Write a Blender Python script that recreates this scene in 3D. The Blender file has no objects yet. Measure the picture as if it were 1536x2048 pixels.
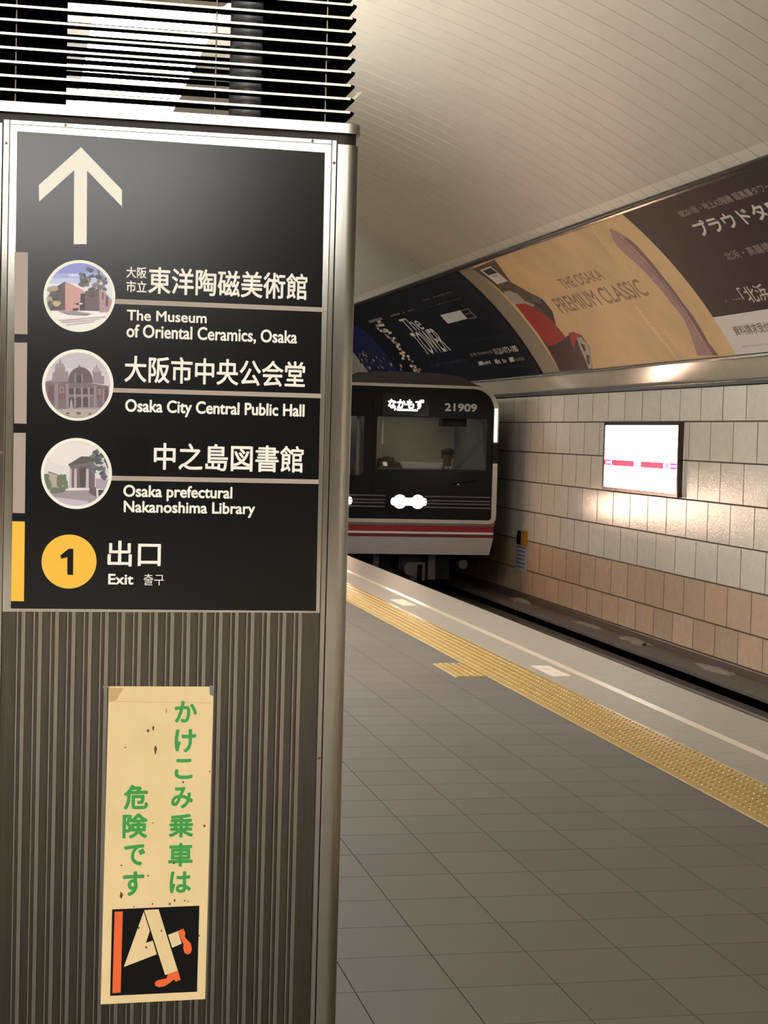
import bpy, bmesh, math, random
from mathutils import Vector, Matrix
from mathutils.geometry import tessellate_polygon

random.seed(7)
SC = bpy.context.scene
COL = SC.collection
PI = math.pi

# ------------------------------------------------------------------ camera
H = 1.513                                   # eye height over the platform floor (m)
YAW, PITCH, ROLL, FPX = 0.21245257, 0.04544705, 0.0267454, 3408.478
W_, H_ = 1536.0, 2048.0
_cy, _sy, _cp, _sp, _cr, _sr = math.cos(YAW), math.sin(YAW), math.cos(PITCH), math.sin(PITCH), math.cos(ROLL), math.sin(ROLL)
FWD = Vector((_sy*_cp, _cy*_cp, -_sp))
_r0 = Vector((_cy, -_sy, 0)); _u0 = _r0.cross(FWD)
RIGHT = _cr*_r0 + _sr*_u0
UP = -_sr*_r0 + _cr*_u0
cd = bpy.data.cameras.new('camera'); cam = bpy.data.objects.new('camera', cd); COL.objects.link(cam)
cd.sensor_fit = 'VERTICAL'; cd.sensor_height = 24.0; cd.sensor_width = 18.0
cd.lens = FPX/H_*24.0; cd.clip_start = 0.05; cd.clip_end = 200
cam.matrix_world = Matrix((( RIGHT.x, UP.x, -FWD.x, 0), (RIGHT.y, UP.y, -FWD.y, 0), (RIGHT.z, UP.z, -FWD.z, H), (0, 0, 0, 1)))
SC.camera = cam

# ------------------------------------------------------------------ world, exposure, light levels
SC.view_settings.view_transform = 'Standard'; SC.view_settings.look = 'None'
SC.view_settings.gamma = 1.0; SC.view_settings.use_curve_mapping = False
SC.view_settings.exposure = 0.0
wd = bpy.data.worlds.new('world'); SC.world = wd; wd.use_nodes = True
wd.node_tree.nodes['Background'].inputs[0].default_value = (1.0, 0.85, 0.66, 1)
wd.node_tree.nodes['Background'].inputs[1].default_value = 0.015
TUBE_E = 22.0          # fluorescent tubes
TUBE_C = (1.0, 0.98, 0.955)
HEAD_E = 115.0         # train headlights
HEAD_C = (1.0, 0.66, 0.48)
BOARD_E = 3.2          # backlit station board
LED_E = 2.6
try:
    SC.cycles.max_bounces = 8; SC.cycles.diffuse_bounces = 4; SC.cycles.glossy_bounces = 4
    SC.cycles.transmission_bounces = 6; SC.cycles.caustics_reflective = False; SC.cycles.caustics_refractive = False
    SC.cycles.sample_clamp_indirect = 6.0; SC.cycles.use_denoising = True
except Exception:
    pass

# ------------------------------------------------------------------ measuring: a pixel of the photograph -> a point on a real surface
def ray(x, y):
    return RIGHT*((x-768.0)/FPX) - UP*((y-1024.0)/FPX) + FWD
def on_y(x, y, Y): d = ray(x, y); p = d*(Y/d.y); return Vector((p.x, p.y, p.z+H))
def on_x(x, y, X): d = ray(x, y); p = d*(X/d.x); return Vector((p.x, p.y, p.z+H))
def on_z(x, y, z): d = ray(x, y); p = d*((z-H)/d.z); return Vector((p.x, p.y, z))
def zoom(x0, y0, s):
    return lambda x, y: (x0+x/s, y0+y/s)

# ------------------------------------------------------------------ materials
def lin(c):
    def f(v):
        v /= 255.0
        return v/12.92 if v <= 0.04045 else ((v+0.055)/1.055)**2.4
    return (f(c[0]), f(c[1]), f(c[2]), 1.0)
MATS = {}
def mat(name, rgb=(128, 128, 128), rough=0.5, metal=0.0, noise=0.0, nscale=30.0, bump=0.0, bscale=60.0, emit=None, estr=0.0,
        spec=0.5, stretch=None, rvar=0.0, bdist=0.01, coat=0.0, tone=None, aniso=None):
    if name in MATS: return MATS[name]
    m = bpy.data.materials.new(name); m.use_nodes = True
    nt = m.node_tree; b = nt.nodes['Principled BSDF']
    b.inputs['Base Color'].default_value = lin(rgb); b.inputs['Roughness'].default_value = rough
    b.inputs['Metallic'].default_value = metal; b.inputs['Specular IOR Level'].default_value = spec
    if coat: b.inputs['Coat Weight'].default_value = coat; b.inputs['Coat Roughness'].default_value = 0.12
    if emit is not None:
        b.inputs['Emission Color'].default_value = (emit[0], emit[1], emit[2], 1); b.inputs['Emission Strength'].default_value = estr
    tc = nt.nodes.new('ShaderNodeTexCoord')
    vec = tc.outputs['Object']
    if stretch:
        mp = nt.nodes.new('ShaderNodeMapping'); mp.inputs['Scale'].default_value = stretch
        nt.links.new(vec, mp.inputs['Vector']); vec = mp.outputs['Vector']
    if aniso is not None:                      # brushed grain: the highlight spreads across it
        tg = nt.nodes.new('ShaderNodeTangent'); tg.direction_type = 'RADIAL'; tg.axis = aniso[1]
        b.inputs['Anisotropic'].default_value = aniso[0];  nt.links.new(tg.outputs['Tangent'], b.inputs['Tangent'])
    colout = None
    if tone:                                   # a per-face colour attribute multiplies the base colour (each tile its own tone)
        at = nt.nodes.new('ShaderNodeAttribute'); at.attribute_name = tone
        colout = at.outputs['Color']
    if noise > 0 or rvar > 0:
        nz = nt.nodes.new('ShaderNodeTexNoise'); nz.inputs['Scale'].default_value = nscale; nz.inputs['Detail'].default_value = 6.0
        nz.inputs['Roughness'].default_value = 0.62
        nt.links.new(vec, nz.inputs['Vector'])
    if noise > 0:
        mr = nt.nodes.new('ShaderNodeMapRange'); mr.inputs['From Min'].default_value = 0.25; mr.inputs['From Max'].default_value = 0.75
        mr.inputs['To Min'].default_value = 1-noise; mr.inputs['To Max'].default_value = 1+noise*0.6
        nt.links.new(nz.outputs['Fac'], mr.inputs['Value'])
        mx = nt.nodes.new('ShaderNodeMix'); mx.data_type = 'RGBA'; mx.blend_type = 'MULTIPLY'; mx.inputs['Factor'].default_value = 1.0
        if colout is None: mx.inputs['A'].default_value = lin(rgb)
        else: nt.links.new(colout, mx.inputs['A'])
        cb = nt.nodes.new('ShaderNodeCombineColor')
        for i in range(3): nt.links.new(mr.outputs['Result'], cb.inputs[i])
        nt.links.new(cb.outputs[0], mx.inputs['B'])
        nt.links.new(mx.outputs['Result'], b.inputs['Base Color'])
    elif colout is not None:
        nt.links.new(colout, b.inputs['Base Color'])
    if rvar > 0:
        mr2 = nt.nodes.new('ShaderNodeMapRange'); mr2.inputs['To Min'].default_value = max(0.02, rough-rvar); mr2.inputs['To Max'].default_value = rough+rvar
        nt.links.new(nz.outputs['Fac'], mr2.inputs['Value']); nt.links.new(mr2.outputs['Result'], b.inputs['Roughness'])
    if bump > 0:
        nb = nt.nodes.new('ShaderNodeTexNoise'); nb.inputs['Scale'].default_value = bscale; nb.inputs['Detail'].default_value = 4.0
        nt.links.new(vec, nb.inputs['Vector'])
        bp = nt.nodes.new('ShaderNodeBump'); bp.inputs['Strength'].default_value = bump; bp.inputs['Distance'].default_value = bdist
        nt.links.new(nb.outputs['Fac'], bp.inputs['Height']); nt.links.new(bp.outputs['Normal'], b.inputs['Normal'])
    MATS[name] = m
    return m
def glass(name, tint=(0.8, 0.85, 0.85), rough=0.02, mixf=0.12):
    m = bpy.data.materials.new(name); m.use_nodes = True; nt = m.node_tree
    for n in list(nt.nodes): nt.nodes.remove(n)
    o = nt.nodes.new('ShaderNodeOutputMaterial'); mx = nt.nodes.new('ShaderNodeMixShader')
    t = nt.nodes.new('ShaderNodeBsdfTransparent'); t.inputs[0].default_value = (*tint, 1)
    g = nt.nodes.new('ShaderNodeBsdfGlossy'); g.inputs['Roughness'].default_value = rough
    mx.inputs[0].default_value = mixf
    nt.links.new(t.outputs[0], mx.inputs[1]); nt.links.new(g.outputs[0], mx.inputs[2]); nt.links.new(mx.outputs[0], o.inputs[0])
    MATS[name] = m
    return m

# ------------------------------------------------------------------ mesh building
class MB:
    def __init__(s): s.v = []; s.f = []; s.m = []; s.mats = []; s.tone = None
    def mi(s, m):
        if m not in s.mats: s.mats.append(m)
        return s.mats.index(m)
    def face(s, pts, m):
        b = len(s.v); s.v += [tuple(p) for p in pts]; s.f.append(tuple(range(b, b+len(pts)))); s.m.append(s.mi(m))
    def poly(s, verts, faces, m):
        b = len(s.v); s.v += [tuple(p) for p in verts]; k = s.mi(m)
        for f in faces: s.f.append(tuple(b+i for i in f)); s.m.append(k)
    def box(s, x0, x1, y0, y1, z0, z1, m, mfront=None):
        V = [(x0,y0,z0),(x1,y0,z0),(x1,y1,z0),(x0,y1,z0),(x0,y0,z1),(x1,y0,z1),(x1,y1,z1),(x0,y1,z1)]
        F = [(0,3,2,1),(4,5,6,7),(0,1,5,4),(1,2,6,5),(2,3,7,6),(3,0,4,7)]
        s.poly(V, F, m)
        if mfront is not None: s.m[-4] = s.mi(mfront)
    def plate(s, loops, fmap, d0, d1, m, back=False):
        """outline with holes, tessellated at depth d0 and walled back to d1"""
        loops = [list(l) for l in loops]
        flat = [p for l in loops for p in l]
        tr = tessellate_polygon([[Vector((p[0], p[1], 0)) for p in l] for l in loops])
        s.poly([fmap(p[0], p[1], d0) for p in flat], tr, m)
        if d1 is not None:
            if back: s.poly([fmap(p[0], p[1], d1) for p in flat], [t[::-1] for t in tr], m)
            for l in loops:
                n = len(l)
                s.poly([fmap(p[0], p[1], d0) for p in l]+[fmap(p[0], p[1], d1) for p in l],
                       [(i, (i+1) % n, n+(i+1) % n, n+i) for i in range(n)], m)
    def tube(s, pts, r, m, n=12, cap=True):
        pts = [Vector(p) for p in pts]; rings = []
        for i, p in enumerate(pts):
            a = pts[max(0, i-1)]; c = pts[min(len(pts)-1, i+1)]; t = (c-a).normalized()
            q = Vector((0, 0, 1)) if abs(t.z) < 0.9 else Vector((1, 0, 0))
            u = t.cross(q).normalized(); w = t.cross(u)
            rr = r[i] if isinstance(r, (list, tuple)) else r
            rings.append([p+(u*math.cos(2*PI*k/n)+w*math.sin(2*PI*k/n))*rr for k in range(n)])
        V = [v for rg in rings for v in rg]; F = []
        for i in range(len(pts)-1):
            for k in range(n): F.append((i*n+k, i*n+(k+1) % n, (i+1)*n+(k+1) % n, (i+1)*n+k))
        if cap: F.append(tuple(range(n))[::-1]); F.append(tuple((len(pts)-1)*n+k for k in range(n)))
        s.poly(V, F, m)
    def disc_y(s, cx, cz, y, r, m, n=40):
        s.poly([(cx+r*math.cos(2*PI*k/n), y, cz+r*math.sin(2*PI*k/n)) for k in range(n)], [tuple(range(n))], m)
    def sphere(s, c, rx, ry, rz, m, nu=16, nv=10):
        V = []; F = []
        for j in range(nv+1):
            th = PI*j/nv
            for i in range(nu):
                ph = 2*PI*i/nu
                V.append((c[0]+rx*math.sin(th)*math.cos(ph), c[1]+ry*math.sin(th)*math.sin(ph), c[2]+rz*math.cos(th)))
        for j in range(nv):
            for i in range(nu): F.append((j*nu+i, j*nu+(i+1) % nu, (j+1)*nu+(i+1) % nu, (j+1)*nu+i))
        s.poly(V, F, m)
    def build(s, name, parent=None, loc=(0, 0, 0), smooth=None, normals=True, bevel=0.0):
        """links everything collected as ONE mesh object; vertices are given in world space"""
        org = Vector(loc)
        base = org
        if parent is not None:
            base = Vector(parent['_o']); org = base
        me = bpy.data.meshes.new(name)
        me.from_pydata([(v[0]-org.x, v[1]-org.y, v[2]-org.z) for v in s.v], [], s.f)
        for m in s.mats: me.materials.append(m)
        me.polygons.foreach_set('material_index', s.m)
        if s.tone is not None:
            at = me.color_attributes.new('tone', 'FLOAT_COLOR', 'CORNER')
            k = 0
            for pi_, p in enumerate(me.polygons):
                for _ in range(p.loop_total):
                    at.data[k].color = s.tone[pi_]; k += 1
        me.update()
        if normals:
            bm = bmesh.new(); bm.from_mesh(me)
            bmesh.ops.remove_doubles(bm, verts=bm.verts, dist=1e-6) if smooth else None
            bmesh.ops.recalc_face_normals(bm, faces=bm.faces); bm.to_mesh(me); bm.free()
        if smooth:
            me.shade_smooth(); me.set_sharp_from_angle(angle=smooth)
        o = bpy.data.objects.new(name, me); COL.objects.link(o)
        if parent is not None:
            o.parent = parent; o['_o'] = tuple(base)
        else:
            o.location = org; o['_o'] = tuple(org)
        if bevel:
            md = o.modifiers.new('bevel', 'BEVEL'); md.width = bevel; md.segments = 2; md.limit_method = 'ANGLE'
        return o
def tag(o, label=None, cat=None, group=None, kind=None):
    if label: o['label'] = label
    if cat: o['category'] = cat
    if group: o['group'] = group
    if kind: o['kind'] = kind
    return o
def thing(name, label, cat, loc, group=None):
    o = bpy.data.objects.new(name, None); COL.objects.link(o); o.location = loc; o['_o'] = tuple(loc)
    o.empty_display_size = 0.1
    return tag(o, label, cat, group)
def struct(o): o['kind'] = 'structure'; return o
def rect(x0, y0, x1, y1): return [(x0, y0), (x1, y0), (x1, y1), (x0, y1)]
def rrect(x0, y0, x1, y1, r, n=6):
    P = []
    for cx, cy, a in ((x1-r, y1-r, 0), (x0+r, y1-r, 90), (x0+r, y0+r, 180), (x1-r, y0+r, 270)):
        for k in range(n+1):
            t = math.radians(a+90*k/n); P.append((cx+r*math.cos(t), cy+r*math.sin(t)))
    return P
def circ(cx, cy, r, n=48): return [(cx+r*math.cos(2*PI*k/n), cy+r*math.sin(2*PI*k/n)) for k in range(n)]
YM = lambda x, z, d: (x, d, z)               # plate standing across the platform (facing the camera)
XM = lambda y, z, d: (d, y, z)               # plate on the side wall
ZM = lambda x, y, d: (x, y, d)               # plate on the floor

# text turned into polygons with Blender's own built-in font; returns triangles in a unit box
_tc = {}
def glyphs(txt, weight=0.0):
    key = (txt, weight)
    if key in _tc: return _tc[key]
    cu = bpy.data.curves.new('lettering', 'FONT'); cu.body = txt; cu.size = 1.0; cu.offset = weight; cu.resolution_u = 4
    o = bpy.data.objects.new('lettering', cu); COL.objects.link(o)
    dg = bpy.context.evaluated_depsgraph_get(); dg.update()
    me = o.evaluated_get(dg).to_mesh()
    V = [(v.co.x, v.co.y) for v in me.vertices]; F = [tuple(p.vertices) for p in me.polygons]
    o.evaluated_get(dg).to_mesh_clear()
    bpy.data.objects.remove(o); bpy.data.curves.remove(cu)
    x0 = min(v[0] for v in V); x1 = max(v[0] for v in V); y0 = min(v[1] for v in V); y1 = max(v[1] for v in V)
    V = [((v[0]-x0)/(x1-x0), (v[1]-y0)/(y1-y0)) for v in V]
    _tc[key] = (V, F)
    return _tc[key]
def text(mb, txt, u0, v0, u1, v1, fmap, d, m, weight=0.0, dstep=-0.000015):
    """fits the lettering into the box; weight (a share of the height) thickens the strokes"""
    V, F = glyphs(txt)
    w = weight*abs(v1-v0); sx = 1 if u1 > u0 else -1; sy = 1 if v1 > v0 else -1
    u0 += w*sx; u1 -= w*sx; v0 += w*sy; v1 -= w*sy
    offs = [(0, 0)] if w == 0 else [(0, 0), (w, 0), (-w, 0), (0, w), (0, -w), (.7*w, .7*w), (-.7*w, .7*w), (.7*w, -.7*w), (-.7*w, -.7*w)]
    for i, (du, dv) in enumerate(offs):
        mb.poly([fmap(u0+(u1-u0)*a+du, v0+(v1-v0)*b+dv, d+dstep*i) for a, b in V], F, m)

# ------------------------------------------------------------------ material set
M_steel = mat('brushed_steel', (160, 157, 149), 0.22, 1.0, noise=0.08, nscale=6, stretch=(40, 40, 1.0), aniso=(0.95, 'Z'))
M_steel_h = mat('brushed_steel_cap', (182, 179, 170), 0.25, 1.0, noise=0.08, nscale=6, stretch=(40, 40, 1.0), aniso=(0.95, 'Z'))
M_rib = mat('ribbed_steel_shaded', (92, 88, 80), 0.27, 1.0, noise=0.22, nscale=5, stretch=(30, 30, 1.0), aniso=(0.95, 'Z'))  # valleys of the one sheet, their weaker reflection painted as a darker base
M_ribtop = mat('ribbed_steel_lit', (150, 145, 134), 0.27, 1.0, noise=0.18, nscale=5, stretch=(30, 30, 1.0), aniso=(0.95, 'Z'))  # same sheet, the ridges' brighter reflection painted as a lighter base
M_black = mat('black_paint', (17, 16, 17), 0.42, 0, noise=0.15, nscale=20)
M_groove = mat('groove_shadow', (30, 24, 21), 0.6)  # dark tone puts the shade of grooves and gaps into the colour
M_signblk = mat('sign_vinyl_black', (11, 10, 11), 0.18, 0, noise=0.10, nscale=14, spec=0.24)
M_signblk2 = mat('sign_patch_black', (5, 5, 6), 0.19, 0, noise=0.1, nscale=14, spec=0.2)
M_white = mat('sign_white', (250, 249, 240), 0.45)
M_taupe = mat('sign_taupe', (166, 151, 141), 0.45)
M_yel = mat('sign_yellow', (246, 190, 46), 0.45)
M_sblack = mat('print_black', (7, 7, 7), 0.5, spec=0.15)
M_tile_u = mat('wall_tile_glazed', (168, 160, 140), 0.15, 0, noise=0.10, nscale=9, bump=0.42, bscale=42, bdist=0.006, rvar=0.04, spec=0.55, tone='tone')
M_grout = mat('grout', (70, 60, 48), 0.8, noise=0.25, nscale=12)
M_ceil = mat('ceiling_panel', (188, 181, 165), 0.42, 0, noise=0.06, nscale=2.5, spec=0.4)
M_ceil2 = mat('ceiling_edge_strip', (210, 203, 185), 0.40, 0, noise=0.05, nscale=3)
M_seam = mat('ceiling_seam', (120, 110, 92), 0.7)
M_ledge = mat('ledge_enamel', (188, 178, 156), 0.16, 0, noise=0.08, nscale=3, spec=0.6)
M_trimdk = mat('trim_dark', (28, 24, 22), 0.45)
M_trimmt = mat('trim_metal', (120, 110, 96), 0.25, 1.0)
M_floor = mat('floor_granite', (128, 117, 103), 0.58, 0, noise=0.22, nscale=130, rvar=0.06, spec=0.35, tone='tone')
M_joint = mat('floor_joint', (62, 53, 45), 0.8)
M_edge = mat('platform_edge_concrete', (156, 147, 134), 0.5, 0, noise=0.10, nscale=18, bump=0.06, bscale=120, bdist=0.002)
M_edgej = mat('edge_joint', (142, 131, 117), 0.7)
M_line = mat('white_line_paint', (214, 201, 178), 0.28, 0, noise=0.12, nscale=22)
M_tact = mat('tactile_yellow', (180, 148, 82), 0.24, 0, noise=0.08, nscale=20, rvar=0.05, spec=0.55)
M_paper = mat('floor_sticker_white', (226, 214, 190), 0.42, noise=0.15, nscale=18)
M_bed = mat('track_bed', (50, 40, 35), 0.9, noise=0.35, nscale=8, bump=0.5, bscale=18)
M_beddk = mat('track_bed_shade', (34, 27, 24), 0.95, noise=0.4, nscale=9)  # darker copy of the bed, painting in the shade under the cover board
M_dust = mat('dusty_cover', (90, 82, 75), 0.9, noise=0.35, nscale=14, bump=0.4, bscale=30)
M_rail = mat('rail_steel', (70, 56, 46), 0.4, 0.7, noise=0.3, nscale=20)
M_debris = mat('debris', (128, 118, 108), 0.9, noise=0.4, nscale=30, bump=0.6, bscale=40)

# ================================================================== SETTING
XW = 7.3                                    # tiled side wall
K = 0.984                                   # the vault sits a little inside the wall plane
VC, VR = (2.891, -0.3035), 5.085            # poster zone: arc centre and radius in the cross-section
CC, CR = (-0.033, -5.602), 11.1465          # ceiling arc
A0 = math.atan2((2.43-H)*K+H-VC[1], 7.3*K-VC[0])          # bottom of the posters
A1 = math.atan2((3.835-H)*K+H-VC[1], 5.995*K-VC[0])       # top of the posters
SL = (A1-A0)*VR
def vault(Y, s, off=0.0):
    a = A0+s/VR; r = VR-off
    return (VC[0]+r*math.cos(a), Y, VC[1]+r*math.sin(a))
def on_vault(x, y):
    d = ray(x, y)
    # intersection with the cylinder around (VC, along Y)
    ox, oz = -VC[0], H-VC[1]
    A = d.x*d.x+d.z*d.z; B = 2*(ox*d.x+oz*d.z); C_ = ox*ox+oz*oz-VR*VR
    t = (-B+math.sqrt(B*B-4*A*C_))/(2*A)
    p = d*t
    a = math.atan2(p.z+H-VC[1], p.x-VC[0])
    return (p.y, (a-A0)*VR)
Y_NEAR, Y_FAR = -30.0, 62.0

# platform floor: granite tiles, each a slab of its own tone over dark joints
mb = MB(); mb.tone = []
PX, PY, GX0, GY0 = 0.2853, 0.2963, 0.919, 4.761
def slab(mb, x0, x1, y0, y1, z, g, m, tone):
    mb.poly([(x0+g, y0+g, z), (x1-g, y0+g, z), (x1-g, y1-g, z), (x0+g, y1-g, z), (x0, y0, z-0.003), (x1, y0, z-0.003), (x1, y1, z-0.003), (x0, y1, z-0.003)],
            [(0, 1, 2, 3), (4, 5, 1, 0), (5, 6, 2, 1), (6, 7, 3, 2), (7, 4, 0, 3)], m)
    mb.tone += [tone]+[(tone[0]*0.42, tone[1]*0.40, tone[2]*0.38, 1)]*4
base = lin((107, 101, 92))
for i in range(-26, 8):
    for j in range(-40, 62):
        x0 = GX0+i*PX; y0 = GY0+j*PY
        x1 = min(x0+PX, 2.93)
        if x0 > 2.92: continue
        t = random.uniform(0.93, 1.06); w = random.uniform(-0.02, 0.02)
        slab(mb, x0, x1, y0, y0+PY, 0.0, 0.0016, M_floor, (base[0]*t*(1+w), base[1]*t, base[2]*t*(1-w), 1))
# far end of the platform beyond the last tile row: one plain slab of the same stone
mb.poly([(-6.6, GY0+62*PY, -0.0005), (2.93, GY0+62*PY, -0.0005), (2.93, Y_FAR, -0.0005), (-6.6, Y_FAR, -0.0005)], [(0, 1, 2, 3)], M_floor); mb.tone += [base]
mb.poly([(-6.6, Y_NEAR, -0.0005), (2.93, Y_NEAR, -0.0005), (2.93, GY0-40*PY, -0.0005), (-6.6, GY0-40*PY, -0.0005)], [(0, 1, 2, 3)], M_floor); mb.tone += [base]
mb.poly([(-6.6, Y_NEAR, -0.004), (2.93, Y_NEAR, -0.004), (2.93, Y_FAR, -0.004), (-6.6, Y_FAR, -0.004)], [(0, 1, 2, 3)], M_joint); mb.tone += [lin((62, 53, 45))]
struct(mb.build('floor', normals=False))

# platform edge: pale concrete slabs, nosing and side face
mb = MB()
EX0, EX1 = 2.93, 4.025
PE = 0.299
for j in range(-36, 190):
    y0 = 8.628+j*PE
    if y0 > Y_FAR: break
    a = 0.0012
    mb.box(EX0, EX1, y0+a, y0+PE-a, -0.12, 0.0, M_edge)
mb.box(EX0, EX1-0.004, Y_NEAR, Y_FAR, -0.35, -0.0025, M_edgej)
mb.box(EX0, EX1-0.05, Y_NEAR, Y_FAR, -1.25, -0.3, M_bed)
struct(mb.build('platform_edge', normals=True))
# painted line along the edge
mb = MB()
y = -6.0
while y < 56:
    L = random.uniform(2.2, 3.4)
    mb.plate([rect(3.547, y, 3.603, y+L)], ZM, 0.0018, 0.0, M_line); y += L+0.004
tag(mb.build('safety_line', loc=(3.575, 8, 0)), 'thin pale painted line running along the platform edge slabs', 'line')

# tactile strip
mb = MB()
TX0, TX1 = 2.93, 3.278; TP = 0.2985; TY0 = 6.262
def tactile(mb, x0, x1, y0, y1, nx, ny, top=0.007, bev=0.009):
    mb.poly([(x0+bev, y0+0.004, top), (x1-0.003, y0+0.004, top), (x1-0.003, y1-0.004, top), (x0+bev, y1-0.004, top),
             (x0, y0+0.0008, 0.0), (x1, y0+0.0008, 0.0), (x1, y1-0.0008, 0.0), (x0, y1-0.0008, 0.0)],
            [(0, 1, 2, 3), (4, 5, 1, 0), (5, 6, 2, 1), (6, 7, 3, 2), (7, 4, 0, 3)], M_tact)
    for i in range(nx):
        for j in range(ny):
            cx = x0+bev+0.018+(x1-x0-bev-0.03)*(i+0.5)/nx; cy = y0+(y1-y0)*(j+0.5)/ny
            V = []; n = 10
            for r, z in ((0.0125, top), (0.0105, top+0.0035), (0.0065, top+0.005)):
                V += [(cx+r*math.cos(2*PI*k/n), cy+r*math.sin(2*PI*k/n), z) for k in range(n)]
            F = [(q*n+k, q*n+(k+1) % n, (q+1)*n+(k+1) % n, (q+1)*n+k) for q in range(2) for k in range(n)]+[tuple(2*n+k for k in range(n))]
            mb.poly(V, F, M_tact)
for j in range(-22, 76):
    y0 = TY0+j*TP
    tactile(mb, TX0, TX1, y0, y0+TP, 6, 6)
tag(mb.build('tactile_strip', loc=(3.1, 8, 0), smooth=0.7), 'long yellow studded tactile paving strip beside the platform edge', 'tactile paving')
mb = MB()
tactile(mb, 2.715, 2.925, 10.31, 10.615, 4, 6); tactile(mb, 2.715, 2.925, 10.62, 10.925, 4, 6)
tag(mb.build('tactile_tile', loc=(2.82, 10.6, 0), smooth=0.7), 'short yellow studded tile jutting from the tactile strip onto the grey floor', 'tactile paving')

# floor stickers between tactile strip and line
mb = MB()
mb.plate([[(3.360, 10.33), (3.487, 10.355), (3.483, 10.83), (3.362, 10.83)]], ZM, 0.002, 0.0, M_paper)
r = mb.build('floor_sticker', loc=(3.42, 10.6, 0))
tag(r, 'worn white floor sticker with a faint dark mark beside the studded tile', 'sticker')
mb = MB()
mb.plate([[(3.385, 10.62), (3.44, 10.60), (3.445, 10.70), (3.40, 10.74)]], ZM, 0.0026, None, mat('sticker_mark', (204, 191, 166), 0.6))
mb.build('worn_mark', parent=r)
mb = MB()
mb.plate([[(3.40, 10.44), (3.43, 10.43), (3.435, 10.47), (3.41, 10.48)]], ZM, 0.0026, None, MATS['sticker_mark'])
mb.build('worn_mark', parent=r)
mb = MB()
mb.plate([[(3.360, 14.67), (3.492, 14.70), (3.490, 15.25), (3.362, 15.24)]], ZM, 0.002, 0.0, M_paper)
tag(mb.build('floor_sticker', loc=(3.42, 14.9, 0)), 'white floor sticker farther along the platform lit pink near the train', 'sticker')

# track bed
mb = MB()
mb.box(3.9, 7.6, Y_NEAR, Y_FAR, -1.6, -1.2, M_bed)
mb.box(5.75, 6.80, Y_NEAR, Y_FAR, -1.2, -0.955, M_bed)
mb.box(6.81, 7.6, Y_NEAR, Y_FAR, -1.2, -1.12, M_beddk)
o = mb.build('track_bed'); struct(o)
def rail(x, label):
    mb = MB()
    prof = [(-0.06, 0), (0.06, 0), (0.06, 0.012), (0.012, 0.03), (0.01, 0.11), (0.034, 0.122), (0.034, 0.15), (-0.034, 0.15), (-0.034, 0.122), (-0.01, 0.11), (-0.012, 0.03), (-0.06, 0.012)]
    zb = -1.2 if x < 5 else -0.955
    n = len(prof)
    V = [(x+p[0], Y_NEAR+0.2, zb+p[1]) for p in prof]+[(x+p[0], Y_FAR-0.2, zb+p[1]) for p in prof]
    mb.poly(V, [(i, (i+1) % n, n+(i+1) % n, n+i) for i in range(n)]+[tuple(range(n)), tuple(range(n, 2*n))], M_rail)
    tag(mb.build('rail', loc=(x, 15, zb)), label, 'rail')
rail(4.783, 'dark running rail nearest the platform edge, under the train')
rail(6.218, 'dark running rail on the wall side of the track')
# protective cover board over the conductor rail, along the wall foot
r = thing('conductor_rail_cover', 'dusty grey cover board running low along the foot of the tiled wall', 'cable cover', (7.05, 15, -1.12))
mb = MB(); mb.box(6.84, 7.262, Y_NEAR+0.2, Y_FAR-0.2, -0.89, -0.85, M_dust); mb.build('board', parent=r, bevel=0.006)
for k in range(22):
    mb = MB(); y = 6.5+k*1.9
    mb.box(7.16, 7.24, y, y+0.12, -1.12, -0.89, M_beddk); mb.build('bracket', parent=r)
# rubble on the board
dspots = [(1047, 1203, 'pale crumpled lump of debris on the cover board just past the train'), (1190, 1251, 'flat grey scrap on the cover board below the plain tiles'),
          (1290, 1283, 'grey lump of debris on the cover board below the station board'), (1452, 1340, 'grey lump of debris on the cover board near the picture edge')]
for i, (x, y, lab) in enumerate(dspots):
    p = on_z(x, y, -0.85); p.x = min(max(p.x, 6.98), 7.15)
    mb = MB(); rx, ry, rz = [(0.10, 0.34, 0.045), (0.09, 0.5, 0.02), (0.10, 0.45, 0.03), (0.09, 0.36, 0.03)][i]
    mb.sphere((0, 0, 0), rx, ry, rz, M_debris, 14, 8)
    V = []
    for v in mb.v:
        q = 1+0.22*math.sin(9*v[0]/rx+i)+0.18*math.cos(7*v[1]/ry+2*i)
        V.append((p.x+v[0]*q, p.y+v[1]*q, -0.85+max(0, v[2]*q)))
    mb.v = V
    tag(mb.build('debris_lump', loc=(p.x, p.y, -0.85), smooth=0.9), lab, 'debris')

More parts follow.
